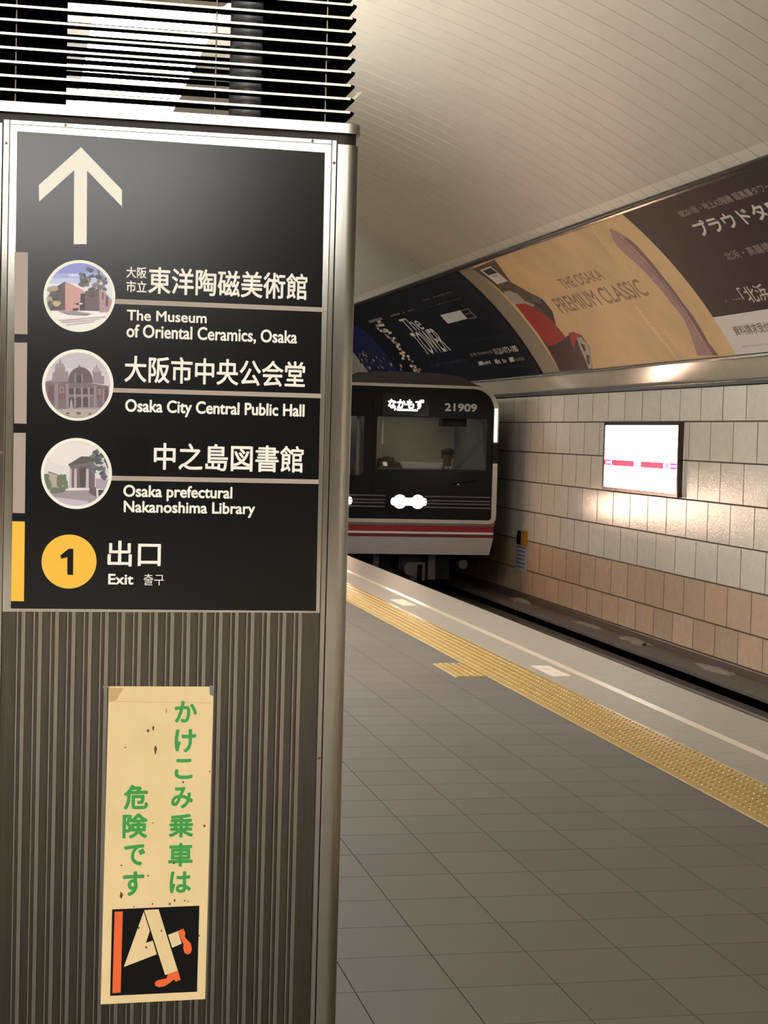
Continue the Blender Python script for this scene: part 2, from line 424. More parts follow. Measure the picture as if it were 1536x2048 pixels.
# tiled side wall: every tile its own bevelled face with its own tone and a hair of tilt
mb = MB(); mb.tone = []
rows = [2.125, 1.747, 1.313, 0.879, 0.445, 0.017, -0.417, -0.765]
TW = 0.5985
cu_ = lin((218, 212, 198)); cl_ = lin((206, 178, 150))
for ri in range(7):
    z1, z0 = rows[ri], rows[ri+1]
    ph = 16.350 if ri % 2 == 0 else 16.055
    for j in range(-50, 78):
        y0 = ph+j*TW; y1 = y0+TW
        if y1 < Y_NEAR or y0 > Y_FAR: continue
        c = cl_ if ri >= 5 else cu_
        t = random.uniform(0.95, 1.05); w = random.uniform(-0.02, 0.02)
        if ri >= 5 and random.random() < 0.12: t *= 0.9
        tone = (c[0]*t*(1+w), c[1]*t, c[2]*t*(1-w), 1)
        g = 0.0045; bv = 0.005
        tx = [random.uniform(-0.0012, 0.0012) for _ in range(4)]
        X = XW
        V = [(X+tx[0], y0+g+bv, z0+g+bv), (X+tx[1], y1-g-bv, z0+g+bv), (X+tx[2], y1-g-bv, z1-g-bv), (X+tx[3], y0+g+bv, z1-g-bv),
             (X+0.005, y0+g, z0+g), (X+0.005, y1-g, z0+g), (X+0.005, y1-g, z1-g), (X+0.005, y0+g, z1-g)]
        mb.poly(V, [(3, 2, 1, 0), (0, 1, 5, 4), (1, 2, 6, 5), (2, 3, 7, 6), (3, 0, 4, 7)], M_tile_u)
        mb.tone += [tone]+[(tone[0]*0.45, tone[1]*0.42, tone[2]*0.38, 1)]*4
mb.poly([(XW+0.004, Y_NEAR, -1.3), (XW+0.004, Y_FAR, -1.3), (XW+0.004, Y_FAR, 2.3), (XW+0.004, Y_NEAR, 2.3)], [(0, 1, 2, 3)], M_grout); mb.tone += [lin((70, 60, 48))]
struct(mb.build('wall_right', normals=False))
# skirting under the tiles
mb = MB(); mb.box(XW-0.035, XW+0.003, Y_NEAR, Y_FAR, -0.855, -0.768, mat('skirting', (96, 82, 74), 0.35, noise=0.2, nscale=6)); struct(mb.build('baseboard_right', bevel=0.004))
# dark trim over the tiles, sloping enamel ledge, thin metal strip under the posters
mb = MB()
mb.box(XW-0.03, XW+0.10, Y_NEAR, Y_FAR, 2.128, 2.185, M_trimdk)
mb.box(XW-0.036, XW-0.028, Y_NEAR, Y_FAR, 2.160, 2.172, M_trimmt)
struct(mb.build('trim_1', bevel=0.003))
zb0 = (2.43-H)*K+H; xb0 = 7.3*K
mb = MB(); LP = 1.83
for j in range(-14, 28):
    y0 = 15.0+j*LP
    mb.poly([(XW+0.005, y0+0.002, 2.185), (XW+0.005, y0+LP-0.002, 2.185), (xb0+0.012, y0+LP-0.002, zb0-0.028), (xb0+0.012, y0+0.002, zb0-0.028)], [(0, 1, 2, 3)], M_ledge)
mb.poly([(XW+0.010, Y_NEAR, 2.184), (XW+0.010, Y_FAR, 2.184), (xb0+0.017, Y_FAR, zb0-0.027), (xb0+0.017, Y_NEAR, zb0-0.027)], [(0, 1, 2, 3)], M_seam)
struct(mb.build('trim_2', normals=False))
mb = MB(); mb.box(xb0-0.010, xb0+0.03, Y_NEAR, Y_FAR, zb0-0.028, zb0-0.004, M_trimmt); mb.box(xb0-0.004, xb0+0.03, Y_NEAR, Y_FAR, zb0-0.006, zb0+0.004, M_trimdk); struct(mb.build('trim_3', bevel=0.003))

# vault behind the posters
mb = MB(); n = 30
for i in range(n):
    s0, s1 = -0.02+(SL+0.06)*i/n, -0.02+(SL+0.06)*(i+1)/n
    mb.face([vault(Y_NEAR, s0, -0.02), vault(Y_FAR, s0, -0.02), vault(Y_FAR, s1, -0.02), vault(Y_NEAR, s1, -0.02)], mat('vault_panel', (150, 140, 118), 0.45, noise=0.08, nscale=4))
struct(mb.build('wall_right_vault', normals=False))
# trim between posters and ceiling
top = Vector(vault(0, SL, 0))
mb = MB()
def bar(mb, x0, z0, x1, z1, m):
    mb.poly([(x0[0], Y_NEAR, x0[1]), (z0[0], Y_NEAR, z0[1]), (x1[0], Y_NEAR, x1[1]), (z1[0], Y_NEAR, z1[1]),
             (x0[0], Y_FAR, x0[1]), (z0[0], Y_FAR, z0[1]), (x1[0], Y_FAR, x1[1]), (z1[0], Y_FAR, z1[1])],
            [(0, 1, 5, 4), (1, 2, 6, 5), (2, 3, 7, 6), (3, 0, 4, 7), (0, 1, 2, 3), (4, 5, 6, 7)], m)
p0 = vault(0, SL+0.000, 0.012); p1 = vault(0, SL+0.000, -0.03); p2 = vault(0, SL+0.026, -0.03); p3 = vault(0, SL+0.026, 0.012)
bar(mb, (p0[0], p0[2]), (p1[0], p1[2]), (p2[0], p2[2]), (p3[0], p3[2]), M_trimmt)
p0 = vault(0, SL+0.026, 0.004); p1 = vault(0, SL+0.026, -0.04); p2 = vault(0, SL+0.056, -0.04); p3 = vault(0, SL+0.056, 0.004)
bar(mb, (p0[0], p0[2]), (p1[0], p1[2]), (p2[0], p2[2]), (p3[0], p3[2]), M_trimdk)
struct(mb.build('trim_4', bevel=0.003))

# ceiling: arched metal panels, 31 cm wide, with recessed seams
mb = MB()
aS = math.acos((5.985*K-CC[0])/CR); aE = PI-aS
SP = 0.3146*K; S0 = 13.285*K
NA = 40
for j in range(-90, 158):
    y0 = S0+j*SP
    if y0+SP < Y_NEAR or y0 > Y_FAR: continue
    bow = 0.003
    for i in range(NA):
        a0 = aS+0.012+(aE-aS-0.024)*i/NA; a1 = aS+0.012+(aE-aS-0.024)*(i+1)/NA
        ys = [y0+0.002, y0+0.010, y0+SP-0.010, y0+SP-0.002]; rs = [CR+0.010, CR, CR, CR+0.010]
        b = len(mb.v)
        for a in (a0, a1):
            for yy, rr in zip(ys, rs): mb.v.append((CC[0]+rr*math.cos(a), yy, CC[1]+rr*math.sin(a)))
        k = mb.mi(M_ceil)
        for q in range(3): mb.f.append((b+q, b+q+1, b+5+q, b+4+q)); mb.m.append(k)
# paler strip just above the trim, same seams
for sgn in (1, -1):
    for j in range(-90, 158):
        y0 = S0+j*SP
        if y0+SP < Y_NEAR or y0 > Y_FAR: continue
        P = []
        for a, rr in ((aS-0.001, CR-0.004), (aS+0.0135, CR-0.004)):
            aa = a if sgn > 0 else PI-a
            P.append((CC[0]+rr*math.cos(aa), CC[1]+rr*math.sin(aa)))
        mb.face([(P[0][0], y0+0.004, P[0][1]), (P[0][0], y0+SP-0.004, P[0][1]), (P[1][0], y0+SP-0.004, P[1][1]), (P[1][0], y0+0.004, P[1][1])], M_ceil2)
n = 24
for i in range(n):
    a0 = aS-0.01+(aE-aS+0.02)*i/n; a1 = aS-0.01+(aE-aS+0.02)*(i+1)/n; rr = CR+0.012
    mb.face([(CC[0]+rr*math.cos(a0), Y_NEAR, CC[1]+rr*math.sin(a0)), (CC[0]+rr*math.cos(a0), Y_FAR, CC[1]+rr*math.sin(a0)),
             (CC[0]+rr*math.cos(a1), Y_FAR, CC[1]+rr*math.sin(a1)), (CC[0]+rr*math.cos(a1), Y_NEAR, CC[1]+rr*math.sin(a1))], M_seam)
struct(mb.build('ceiling', normals=False))

# the far side of the hall and both ends (out of the picture; they close the room)
M_plain = mat('plain_wall', (150, 138, 118), 0.6, noise=0.12, nscale=4)
XL = -5.9
mb = MB(); mb.poly([(XL, Y_NEAR, -0.3), (XL, Y_FAR, -0.3), (XL, Y_FAR, 3.99), (XL, Y_NEAR, 3.99)], [(0, 1, 2, 3)], M_plain); struct(mb.build('wall_left', normals=False))
for nm, y in (('wall_back', Y_FAR), ('wall_front', Y_NEAR)):
    mb = MB(); mb.poly([(XL, y, -1.6), (7.7, y, -1.6), (7.7, y, 5.9), (XL, y, 5.9)], [(0, 1, 2, 3)], M_plain); struct(mb.build(nm, normals=False))

# ================================================================== CEILING LIGHTS
M_tube = mat('fluorescent_tube', (255, 255, 255), 0.4, emit=TUBE_C, estr=TUBE_E)
M_fixt = mat('fixture_white', (226, 222, 212), 0.45)
LX, LZ, LLEN, LW = 0.74, 3.95, 2.62, 0.33
M_diff = mat('light_diffuser', (255, 255, 255), 0.5, emit=TUBE_C, estr=TUBE_E)
def make_light():
    t = thing('ceiling_light', 'long white box-shaped fluorescent light hanging over the platform, the nearest ones seen through the louvres', 'ceiling light', (LX, 0, LZ), 'fluorescent lights in a row over the platform')
    mb = MB(); mb.plate([rrect(-LW, -0.16, LW, 0.16, 0.06, 4)], lambda u, v, d: (LX+u, d, LZ+v), -LLEN/2, LLEN/2, M_diff, back=True)
    mb.build('diffuser', parent=t)
    for s in (-1, 1):
        mb = MB(); mb.plate([rrect(-LW-0.006, -0.166, LW+0.006, 0.166, 0.062, 4)], lambda u, v, d: (LX+u, d, LZ+v), s*(LLEN/2+0.03), s*(LLEN/2-0.002), M_fixt, back=True); mb.build('end_cap', parent=t)
    for s in (-1, 1):
        zt = CC[1]+math.sqrt(CR*CR-(LX-CC[0])**2)
        mb = MB(); mb.tube([(LX, s*0.85, LZ+0.16), (LX, s*0.85, zt-0.01)], 0.008, M_fixt, 8); mb.build('hanger', parent=t)
    return t
def dup(root, loc, label=None, group=None, rz=0.0):
    r = root.copy(); COL.objects.link(r); r.location = loc; r.rotation_euler = (0, 0, rz)
    if label: r['label'] = label
    if group: r['group'] = group
    for ch in list(root.children):
        c = ch.copy(); COL.objects.link(c); c.parent = r
        for g in ch.children:
            d = g.copy(); COL.objects.link(d); d.parent = c
    return r
L0 = make_light()
L0.location = (LX, 10.6, LZ)
for y in (13.25, 15.9, 27.5, 30.15, 46.0): dup(L0, (LX, y, LZ))
for y in (27.5, 30.15): dup(L0, (LX-0.72, y, LZ))  # second pair added beside the far lights to strengthen their light
for x in (-1.72, -0.98, -0.24, 0.50, 1.40):       # unseen lights behind the camera, with rows added to brighten the pillar front
    for y in (-13.0, -10.3, -7.6)+((-2.2,) if -1.5 < x < 0 else ()): dup(L0, (x, y, LZ), 'long white box-shaped fluorescent light out of view behind the camera, added to light the steel pillar', 'fluorescent lights behind the camera')

# ================================================================== PILLAR WITH SIGN
YP = 3.3                                    # front plane of the pillar
PD = 0.50                                   # its depth
def pp(x, y, Y=YP): p = on_y(x, y, Y); return (p.x, p.z)
XR, XLp = 0.6445, -0.086
t = thing('sign_pillar', 'stainless steel pillar with rounded corner posts and vertically ribbed front', 'pillar', (0.28, YP+0.25, 0))
def corner_post(x0, x1, side):
    """hollow look post with one rounded front corner; outline in plan, standing from floor to cap"""
    r = 0.024; P = []
    if side > 0:
        P = [(x0, YP+0.03), (x0, YP)]
        for k in range(9):
            a = -PI/2+PI/2*k/8; P.append((x1-r+r*math.cos(a), YP+r+r*math.sin(a)))
        P += [(x1, YP+PD)]
        for k in range(1): P.append((x0, YP+PD))
    else:
        P = [(x1, YP+0.03), (x1, YP)]
        for k in range(9):
            a = -PI/2-PI/2*k/8; P.append((x0+r+r*math.cos(a), YP+r+r*math.sin(a)))
        P += [(x0, YP+PD), (x1, YP+PD)]
    mb = MB(); mb.plate([P], lambda u, v, d: (u, v, d), 2.076, 0.0, M_steel)
    return mb.build('corner_post', parent=t, smooth=0.5)
corner_post(0.6005, XR, 1); corner_post(XLp, -0.0385, -1)
# recessed core closing the pillar behind the front sheets
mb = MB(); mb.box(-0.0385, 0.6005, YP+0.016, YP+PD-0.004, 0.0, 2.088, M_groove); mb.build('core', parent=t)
# ribbed sheet
mb = MB()
xs0 = pp(47, 1230)[0]; per = 0.03137
prof = [(-0.0235, 0.006)]
k = 0; x = xs0
while x < 0.560:
    for dx0, dx1 in ((-0.0125, -0.0095), (-0.0035, 0.0040)):
        prof += [(x+dx0-0.001, 0.006), (x+dx0, 0.0030), (x+dx1, 0.0030), (x+dx1+0.001, 0.006)]
    x += per
prof += [(0.5885, 0.006)]
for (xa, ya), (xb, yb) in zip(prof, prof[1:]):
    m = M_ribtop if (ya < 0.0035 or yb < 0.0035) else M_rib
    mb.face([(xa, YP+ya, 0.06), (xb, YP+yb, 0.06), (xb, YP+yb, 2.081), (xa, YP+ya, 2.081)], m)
mb.build('ribbed_sheet', parent=t, normals=False)
mb = MB(); mb.box(-0.0235, 0.5885, YP+0.002, YP+0.015, 0.0, 0.06, M_steel_h); mb.build('kick_plate', parent=t)
# angle trims that hold the sheet, with screws
for x0, x1 in ((-0.0365, -0.0245), (0.5885, 0.5985)):
    mb = MB(); mb.box(x0, x1, YP-0.0005, YP+0.012, 0.0, 2.0835, M_steel); s = mb.build('edge_trim', parent=t, bevel=0.0012)
    for z in (2.039, 1.46, 0.87, 0.31):
        mb = MB(); cx = (x0+x1)/2
        mb.plate([circ(cx, z, 0.0030, 14)], YM, YP-0.0022, YP, mat('screw', (96, 84, 70), 0.4, 0.8)); mb.box(cx-0.0025, cx+0.0025, YP-0.0026, YP-0.0021, z-0.0004, z+0.0004, M_groove)
        mb.build('screw', parent=s)
mb = MB(); mb.box(-0.0245, 0.5885, YP-0.0005, YP+0.012, 2.0745, 2.0835, M_steel_h); s = mb.build('top_trim', parent=t, bevel=0.0012)
for x in (0.078, 0.55):
    mb = MB(); mb.plate([circ(x, 2.079, 0.003, 14)], YM, YP-0.0022, YP, MATS['screw']); mb.build('screw', parent=s)
# plain bright sheet visible around the sign
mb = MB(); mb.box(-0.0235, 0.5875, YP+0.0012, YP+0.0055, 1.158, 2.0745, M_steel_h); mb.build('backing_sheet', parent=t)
# cap rail with rounded ends
P = []
r = 0.03
for cx, cy, a in ((XR+0.003-r, YP-0.008+r, -90), (XR+0.003-r, YP+PD-r, 0), (XLp-0.003+r, YP+PD-r, 90), (XLp-0.003+r, YP-0.008+r, 180)):
    for k in range(9):
        q = math.radians(a+90*k/8); P.append((cx+r*math.cos(q), cy+r*math.sin(q)))
mb = MB(); mb.plate([P], ZM, 2.1165, 2.0965, M_steel_h, back=True); mb.build('cap_rail', parent=t, smooth=0.5, bevel=0.0025)
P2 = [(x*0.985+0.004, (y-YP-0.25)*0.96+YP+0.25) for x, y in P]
mb = MB(); mb.plate([P2], ZM, 2.098, 2.072, M_groove); mb.build('shadow_gap', parent=t)  # dark sheet painting in the shade under the cap rail

# louvre head on top of the pillar
t = thing('louvre_head', 'black louvre of thin horizontal fins with pale front edges on top of the pillar', 'louvre', (0.28, YP+0.25, 2.1165))
M_fin = mat('fin_black', (5, 5, 6), 0.9, spec=0.03)
M_fined = mat('fin_edge_aluminium', (214, 208, 188), 0.36, 0.9)
FX0, FX1, FY0, FY1 = -0.0775, 0.6325, YP-0.001, YP+0.47
for k in range(15):
    z = 2.1405+0.02588*k; th = 0.0042; w = 0.030; c = 0.010
    out = [(FX0+c, FY0), (FX1-c, FY0), (FX1, FY0+c), (FX1, FY1), (FX0, FY1), (FX0, FY0+c)]
    inn = [(FX0+w, FY0+w), (FX1-w, FY0+w), (FX1-w, FY1-w), (FX0+w, FY1-w)]
    mb = MB()
    mb.plate([out, inn], ZM, z, z-th, M_fin, back=True)
    mb.box(FX0+c, FX1-c, FY0-0.0012, FY0+0.0004, z-th, z, M_fined)
    mb.build('fin', parent=t)
for x in (-0.0155, 0.5755, 0.36):
    mb = MB(); mb.tube([(x, FY0+0.012, 2.117), (x, FY0+0.012, 2.53)], 0.0016, M_steel, 8); mb.build('tie_rod', parent=t)
mb = MB(); mb.box(FX0+w+0.001, 0.0790, FY0+0.034, FY0+0.040, 2.117, 2.53, M_fin); mb.build('blank_panel', parent=t)
mb = MB(); mb.box(0.4535, FX1-w-0.001, FY0+0.034, FY0+0.040, 2.117, 2.53, M_fin); mb.build('blank_panel', parent=t)
mb = MB(); mb.box(FX1-w-0.007, FX1-w-0.001, FY0+0.04, FY1-w-0.001, 2.117, 2.53, M_fin); mb.build('blank_panel', parent=t)  # extra side panel added to darken the right fin ends
mb = MB(); mb.tube([(0.4285, FY0+0.082, 2.117), (0.4285, FY0+0.082, 2.53)], 0.0335, mat('pipe_grey', (128, 128, 132), 0.5, 0.2), 24); mb.build('pipe', parent=t, smooth=0.8)
mb = MB(); mb.box(FX0-0.004, FX1+0.004, FY0-0.004, FY1+0.004, 2.53, 2.56, M_steel_h); mb.build('top_plate', parent=t)
# clear plastic scrap caught in the fins
mb = MB()
glass('clear_plastic', (0.86, 0.86, 0.84), 0.1, 0.35); M_pedge = mat('plastic_edge', (226, 224, 214), 0.2)
yc = FY0+0.014
mb.plate([[(0.6270, 2.1660), (0.6335, 2.1660), (0.6480, 2.1822), (0.6400, 2.1822)]], YM, yc, yc+0.0016, MATS['clear_plastic'], back=True)
for dx in (0.0, -0.0028):
    mb.plate([[(0.6326+dx, 2.1660), (0.6336+dx, 2.1660), (0.6481+dx, 2.1824), (0.6471+dx, 2.1824)]], YM, yc-0.0004, yc+0.0020, M_pedge, back=True)
tag(mb.build('plastic_clip', loc=(0.635, YP+0.05, 2.17)), 'small clear plastic clip sticking out at the right end of the louvre', 'clip')

# ------------------------------------------------------------------ direction sign
YS = YP-0.0030
t = thing('direction_sign', 'tall black wayfinding sign with white arrow, museum names and yellow exit number', 'sign', (0.285, YS, 1.61))
def SPx(x, y): return pp(x, y, YS)
def pix(mb, pts, d, m, back=None): mb.plate([[SPx(*p) for p in pts]], YM, d, back, m)
def ptext(mb, txt, bl, tr, d, m, w=0.0):
    a = SPx(*bl); b = SPx(*tr); text(mb, txt, a[0], a[1], b[0], b[1], YM, d, m, w)
mb = MB(); pix(mb, [(34, 262), (650, 305), (632, 1222), (22, 1217)], YS, M_signblk, YS+0.0042); mb.build('sign_plate', parent=t)
D1, D2, D3 = YS-0.0005, YS-0.0009, YS-0.0013
z1 = zoom(0, 0, 2.0211); z2 = zoom(0, 480, 2.1333); z3 = zoom(0, 840, 2.1333)
mb = MB(); pix(mb, [z1(*p) for p in ((327, 595), (493, 768), (493, 836), (352, 690), (350, 987), (298, 987), (300, 688), (158, 815), (157, 748))], D1, M_white); mb.build('arrow', parent=t)
for z_, q in ((z2, [(62, 52), (119, 53), (117, 402), (62, 401)]), (z2, [(61, 437), (116, 438), (113, 784), (60, 782)]), (z3, [(58, 55), (110, 55), (106, 398), (54, 396)])):
    mb = MB(); pix(mb, [z_(*p) for p in q], D1, M_taupe); tag(mb.build('side_bar', parent=t), 'taupe side bar')
mb = MB(); pix(mb, [z3(*p) for p in ((52, 432), (106, 433), (102, 773), (47, 772))], D1, M_yel); tag(mb.build('side_bar', parent=t), 'yellow side bar')
for z_, q in ((z2, [(485, 251), (1380, 288), (1380, 307), (485, 272)]), (z2, [(480, 631), (1370, 656), (1370, 675), (480, 650)]), (z3, [(475, 238), (1359, 254), (1359, 273), (475, 258)])):
    mb = MB(); pix(mb, [z_(*p) for p in q], D1, M_taupe); mb.build('rule', parent=t)
def block(name, items):
    mb = MB()
    for txt, bl, tr, w in items: ptext(mb, txt, bl, tr, D1, M_white, w)
    mb.build(name, parent=t, normals=False)
z6 = zoom(230, 520, 3.746)
block('japanese_lettering', [('大阪', z2(538, 161), z2(626, 117), 0.012), ('市立', z2(538, 222), z2(626, 176), 0.012), ('東洋陶磁美術館', z2(632, 228), z2(1312, 145), 0.016)])
block('english_lettering', [('The Museum', z6(88, 452), z6(688, 396), 0.028), ('of Oriental Ceramics, Osaka', z6(85, 594), z6(1366, 529), 0.024)])
block('japanese_lettering', [('大阪市中央公会堂', z2(530, 606), z2(1303, 519), 0.016)])
block('english_lettering', [('Osaka City Central Public Hall', z2(533, 749), z2(1300, 701), 0.026)])
block('japanese_lettering', [('中之島図書館', z3(655, 212), z3(1296, 112), 0.016)])
block('english_lettering', [('Osaka prefectural', z3(525, 343), z3(992, 285), 0.026), ('Nakanoshima Library', z3(527, 409), z3(1089, 354), 0.026)])
block('exit_lettering', [('出口', z3(458, 624), z3(687, 517), 0.016), ('Exit', z3(461, 702), z3(570, 657), 0.035), ('출구', z3(612, 705), z3(700, 658), 0.0)])
mb = MB(); pix(mb, [z3(*p) for p in ((512, 64), (637, 68), (635, 228), (510, 224))], D1, M_signblk2); tag(mb.build('cover_patch', parent=t), 'darker patch covering old lettering')
c = SPx(*z3(295, 604)); mb = MB(); mb.plate([circ(c[0], c[1], 54.2*YS/FPX*0.985, 56)], YM, D1, None, M_yel); o = mb.build('exit_number_disc', parent=t)
mb = MB(); a = SPx(*z3(256, 662)); b = SPx(*z3(316, 550))
mb.plate([[SPx(*z3(*p)) for p in ((287, 660), (287, 585), (262, 592), (257, 578), (293, 549), (313, 549), (312, 661))]], YM, D2, None, M_sblack)
mb.build('exit_number', parent=o)

# round photographs on the sign
def clip_circle(poly, cx, cy, r, n=40):
    C = [(cx+r*math.cos(2*PI*k/n), cy+r*math.sin(2*PI*k/n)) for k in range(n)]
    out = poly
    def area(P): return sum(P[i][0]*P[(i+1) % len(P)][1]-P[(i+1) % len(P)][0]*P[i][1] for i in range(len(P)))
    for i in range(n):
        a = C[i]; b = C[(i+1) % n]
        def ins(p): return (b[0]-a[0])*(p[1]-a[1])-(b[1]-a[1])*(p[0]-a[0]) >= 0
        new = []
        for j in range(len(out)):
            p = out[j]; q = out[(j+1) % len(out)]
            ip, iq = ins(p), ins(q)
            if ip: new.append(p)
            if ip != iq:
                d1 = (b[0]-a[0])*(p[1]-a[1])-(b[1]-a[1])*(p[0]-a[0]); d2 = (b[0]-a[0])*(q[1]-a[1])-(b[1]-a[1])*(q[0]-a[0])
                tt = d1/(d1-d2); new.append((p[0]+(q[0]-p[0])*tt, p[1]+(q[1]-p[1])*tt))
        out = new
        if not out: return []
    return out
def pcol(rgb): return mat('photo_%d_%d_%d' % rgb, rgb, 0.45)
def blob(cx, cy, rx, ry, seed, n=18, jag=0.25):
    R = random.Random(seed)
    return [(cx+rx*(1+R.uniform(-jag, jag))*math.cos(2*PI*k/n), cy+ry*(1+R.uniform(-jag, jag))*math.sin(2*PI*k/n)) for k in range(n)]
def photo(name, org, cx, cy, ro, ri, layers):
    zz = zoom(org[0], org[1], 8.533)
    mb = MB(); mb.plate([[SPx(*zz(*p)) for p in circ(cx, cy, ro, 64)]], YM, D2, None, M_white); ring = mb.build('photo_ring', parent=t)
    mb = MB(); d = D2-0.0003
    for rgb, poly in layers:
        # split concave outlines into triangles, then clip each to the round window
        tr = tessellate_polygon([[Vector((p[0], p[1], 0)) for p in poly]])
        for f in tr:
            tri = [poly[i] for i in f]
            ar = (tri[1][0]-tri[0][0])*(tri[2][1]-tri[0][1])-(tri[2][0]-tri[0][0])*(tri[1][1]-tri[0][1])
            cl = clip_circle(tri, cx, cy, ri)
            if len(cl) >= 3: mb.face([YM(*SPx(*zz(*p)), d) for p in cl], pcol(rgb))
        d -= 0.00006
    mb.build(name, parent=ring, normals=False)
BIG = [(0, 0), (1536, 0), (1536, 1365), (0, 1365)]
Lr = [((140, 150, 222), BIG), ((164, 176, 234), [(100, 330), (1536, 270), (1536, 1365), (100, 1365)]), ((196, 208, 244), [(100, 400), (1536, 380), (1536, 1365), (100, 1365)]),
      ((232, 236, 250), [(100, 490), (1536, 470), (1536, 1365), (100, 1365)]), ((218, 222, 244), [(560, 330), (820, 318), (900, 350), (600, 372)]),
      ((250, 250, 252), [(100, 950), (1536, 940), (1536, 1365), (100, 1365)]),
      ((92, 78, 84), [(330, 560), (515, 452), (515, 950), (250, 950)]), ((200, 156, 158), [(515, 452), (800, 590), (870, 640), (870, 950), (515, 950)]),
      ((62, 54, 60), [(780, 660), (860, 655), (860, 950), (760, 950)]), ((104, 90, 96), [(855, 620), (1100, 570), (1110, 960), (855, 950)]),
      ((176, 146, 152), [(1095, 570), (1200, 640), (1330, 790), (1290, 980), (1100, 980)]), ((84, 70, 80), [(1208, 690), (1245, 720), (1245, 880), (1205, 870)]), ((84, 70, 80), [(1145, 640), (1168, 655), (1165, 770), (1145, 760)])]
for i in range(34):
    R = random.Random(100+i); a = R.uniform(0, 2*PI); q = R.uniform(0, 1)**0.5
    Lr.append((R.choice([(96, 98, 108), (118, 118, 128), (82, 82, 92), (136, 132, 138)]), blob(1010+225*q*math.cos(a), 440+190*q*math.sin(a), R.uniform(22, 60), R.uniform(18, 48), i, 9, 0.4)))
for i, (x, y) in enumerate([(785, 330), (790, 410), (905, 240), (820, 520), (770, 500), (1190, 590)]): Lr.append(((100, 98, 110), blob(x, y, 34, 30, 900+i, 9, 0.4)))
Lr += [((88, 82, 88), [(930, 560), (1020, 560), (1010, 700), (950, 700)]),
       ((172, 164, 136), blob(300, 580, 110, 45, 3)), ((84, 84, 84), blob(330, 690, 90, 70, 4)), ((176, 168, 138), blob(235, 760, 60, 50, 5)), ((188, 182, 142), blob(370, 830, 70, 50, 6)), ((96, 92, 90), blob(250, 850, 60, 70, 7)),
       ((150, 138, 150), [(390, 955), (640, 955), (960, 1000), (880, 1030), (560, 1010)]), ((54, 48, 52), [(640, 915), (740, 905), (740, 945), (640, 945)]), ((60, 52, 58), [(670, 830), (760, 815), (830, 850), (740, 850)]), ((238, 238, 242), blob(780, 835, 34, 16, 8, 10, 0.1)),
       ((214, 202, 206), [(400, 1105), (1200, 1040), (1200, 1056), (430, 1122)]), ((214, 202, 206), [(440, 1140), (1100, 1082), (1100, 1098), (470, 1156)]), ((214, 202, 206), [(520, 1180), (1000, 1125), (1000, 1140), (560, 1198)])]
photo('museum_photo', (70, 510), 757, 700, 613, 562, Lr)
def arch(x0, x1, y0, y1, n=8):
    r = (x1-x0)/2
    return [(x0, y1), (x0, y0+r)]+[((x0+x1)/2-r*math.cos(PI*k/n), y0+r-r*math.sin(PI*k/n)) for k in range(1, n)]+[(x1, y0+r), (x1, y1)]
g1, g2, g3, g4 = (140, 126, 138), (112, 98, 110), (92, 76, 84), (66, 56, 64)
Lr = [((196, 192, 206), BIG), ((208, 200, 212), [(100, 400), (1536, 400), (1536, 1365), (100, 1365)]), (g2, [(100, 640), (300, 600), (1000, 660), (1260, 700), (1260, 1110), (100, 1110)]),
      (g3, [(563, 650)]+[(775-212*math.cos(PI*k/14), 620-245*math.sin(PI*k/14)) for k in range(1, 14)]+[(988, 650)]),
      (g1, [(285, 640), (300, 480), (340, 450), (570, 450), (565, 620)]), (g1, [(340, 450), (340, 370), (515, 370), (515, 450)]), ((150, 140, 152), blob(425, 350, 78, 45, 3, 16, 0.03)), (g2, [(415, 310), (430, 220), (445, 310)]),
      (g1, [(985, 650), (990, 520), (1180, 530), (1180, 670)]), (g1, [(975, 440), (1130, 440), (1130, 530), (985, 520)]), ((170, 160, 172), blob(1050, 420, 60, 45, 4, 16, 0.03)), (g2, [(1040, 380), (1050, 320), (1060, 380)]),
      (g2, [(735, 375), (755, 340), (785, 375)]), (g4, arch(705, 790, 520, 640)), (g1, [(676, 480), (696, 480), (700, 640), (676, 640)]), (g1, [(790, 490), (812, 490), (815, 640), (795, 640)]),
      (g1, [(330, 660), (395, 650), (395, 1100), (335, 1100)]), (g1, [(525, 660), (575, 665), (570, 1090), (525, 1090)]), ((112, 76, 84), [(400, 690), (520, 690), (520, 930), (400, 930)]), (g1, arch(415, 498, 700, 820)), (g2, arch(432, 480, 725, 790)),
      (g1, [(575, 845), (985, 845), (985, 885), (575, 885)])]
for x in (580, 695, 815, 925): Lr.append((g4, [(x, 740), (x+75, 740), (x+75, 840), (x, 840)]))
for x in (580, 705, 820): Lr.append((g4, arch(x, x+85, 885, 1060)))
for x in (668, 790, 908): Lr.append(((154, 142, 154), [(x, 720), (x+24, 720), (x+24, 1070), (x, 1070)]))
Lr += [(g1, [(1000, 690), (1050, 690), (1050, 1080), (1000, 1080)]), ((112, 80, 88), [(1055, 730), (1150, 730), (1150, 900), (1055, 900)]), (g1, arch(1070, 1130, 740, 850)), (g1, [(1150, 740), (1185, 740), (1180, 1000), (1150, 1000)]), ((96, 68, 78), [(1190, 740), (1240, 740), (1230, 960), (1190, 960)]),
       ((100, 72, 80), [(225, 700), (320, 690), (320, 1000), (225, 900)]), ((176, 166, 162), [(100, 1105), (1300, 1070), (1300, 1300), (100, 1300)]), ((150, 140, 150), [(720, 1065), (1110, 1065), (1110, 1090), (720, 1100)]),
       ((168, 164, 158), [(590, 1110), (605, 960), (615, 915), (635, 960), (650, 1110)]), ((110, 88, 78), blob(740, 1165, 40, 26, 5)), ((96, 84, 84), blob(560, 1165, 32, 18, 6)), ((104, 86, 92), blob(935, 1175, 30, 14, 7))]
photo('public_hall_photo', (70, 690), 730, 683, 610, 555, Lr)
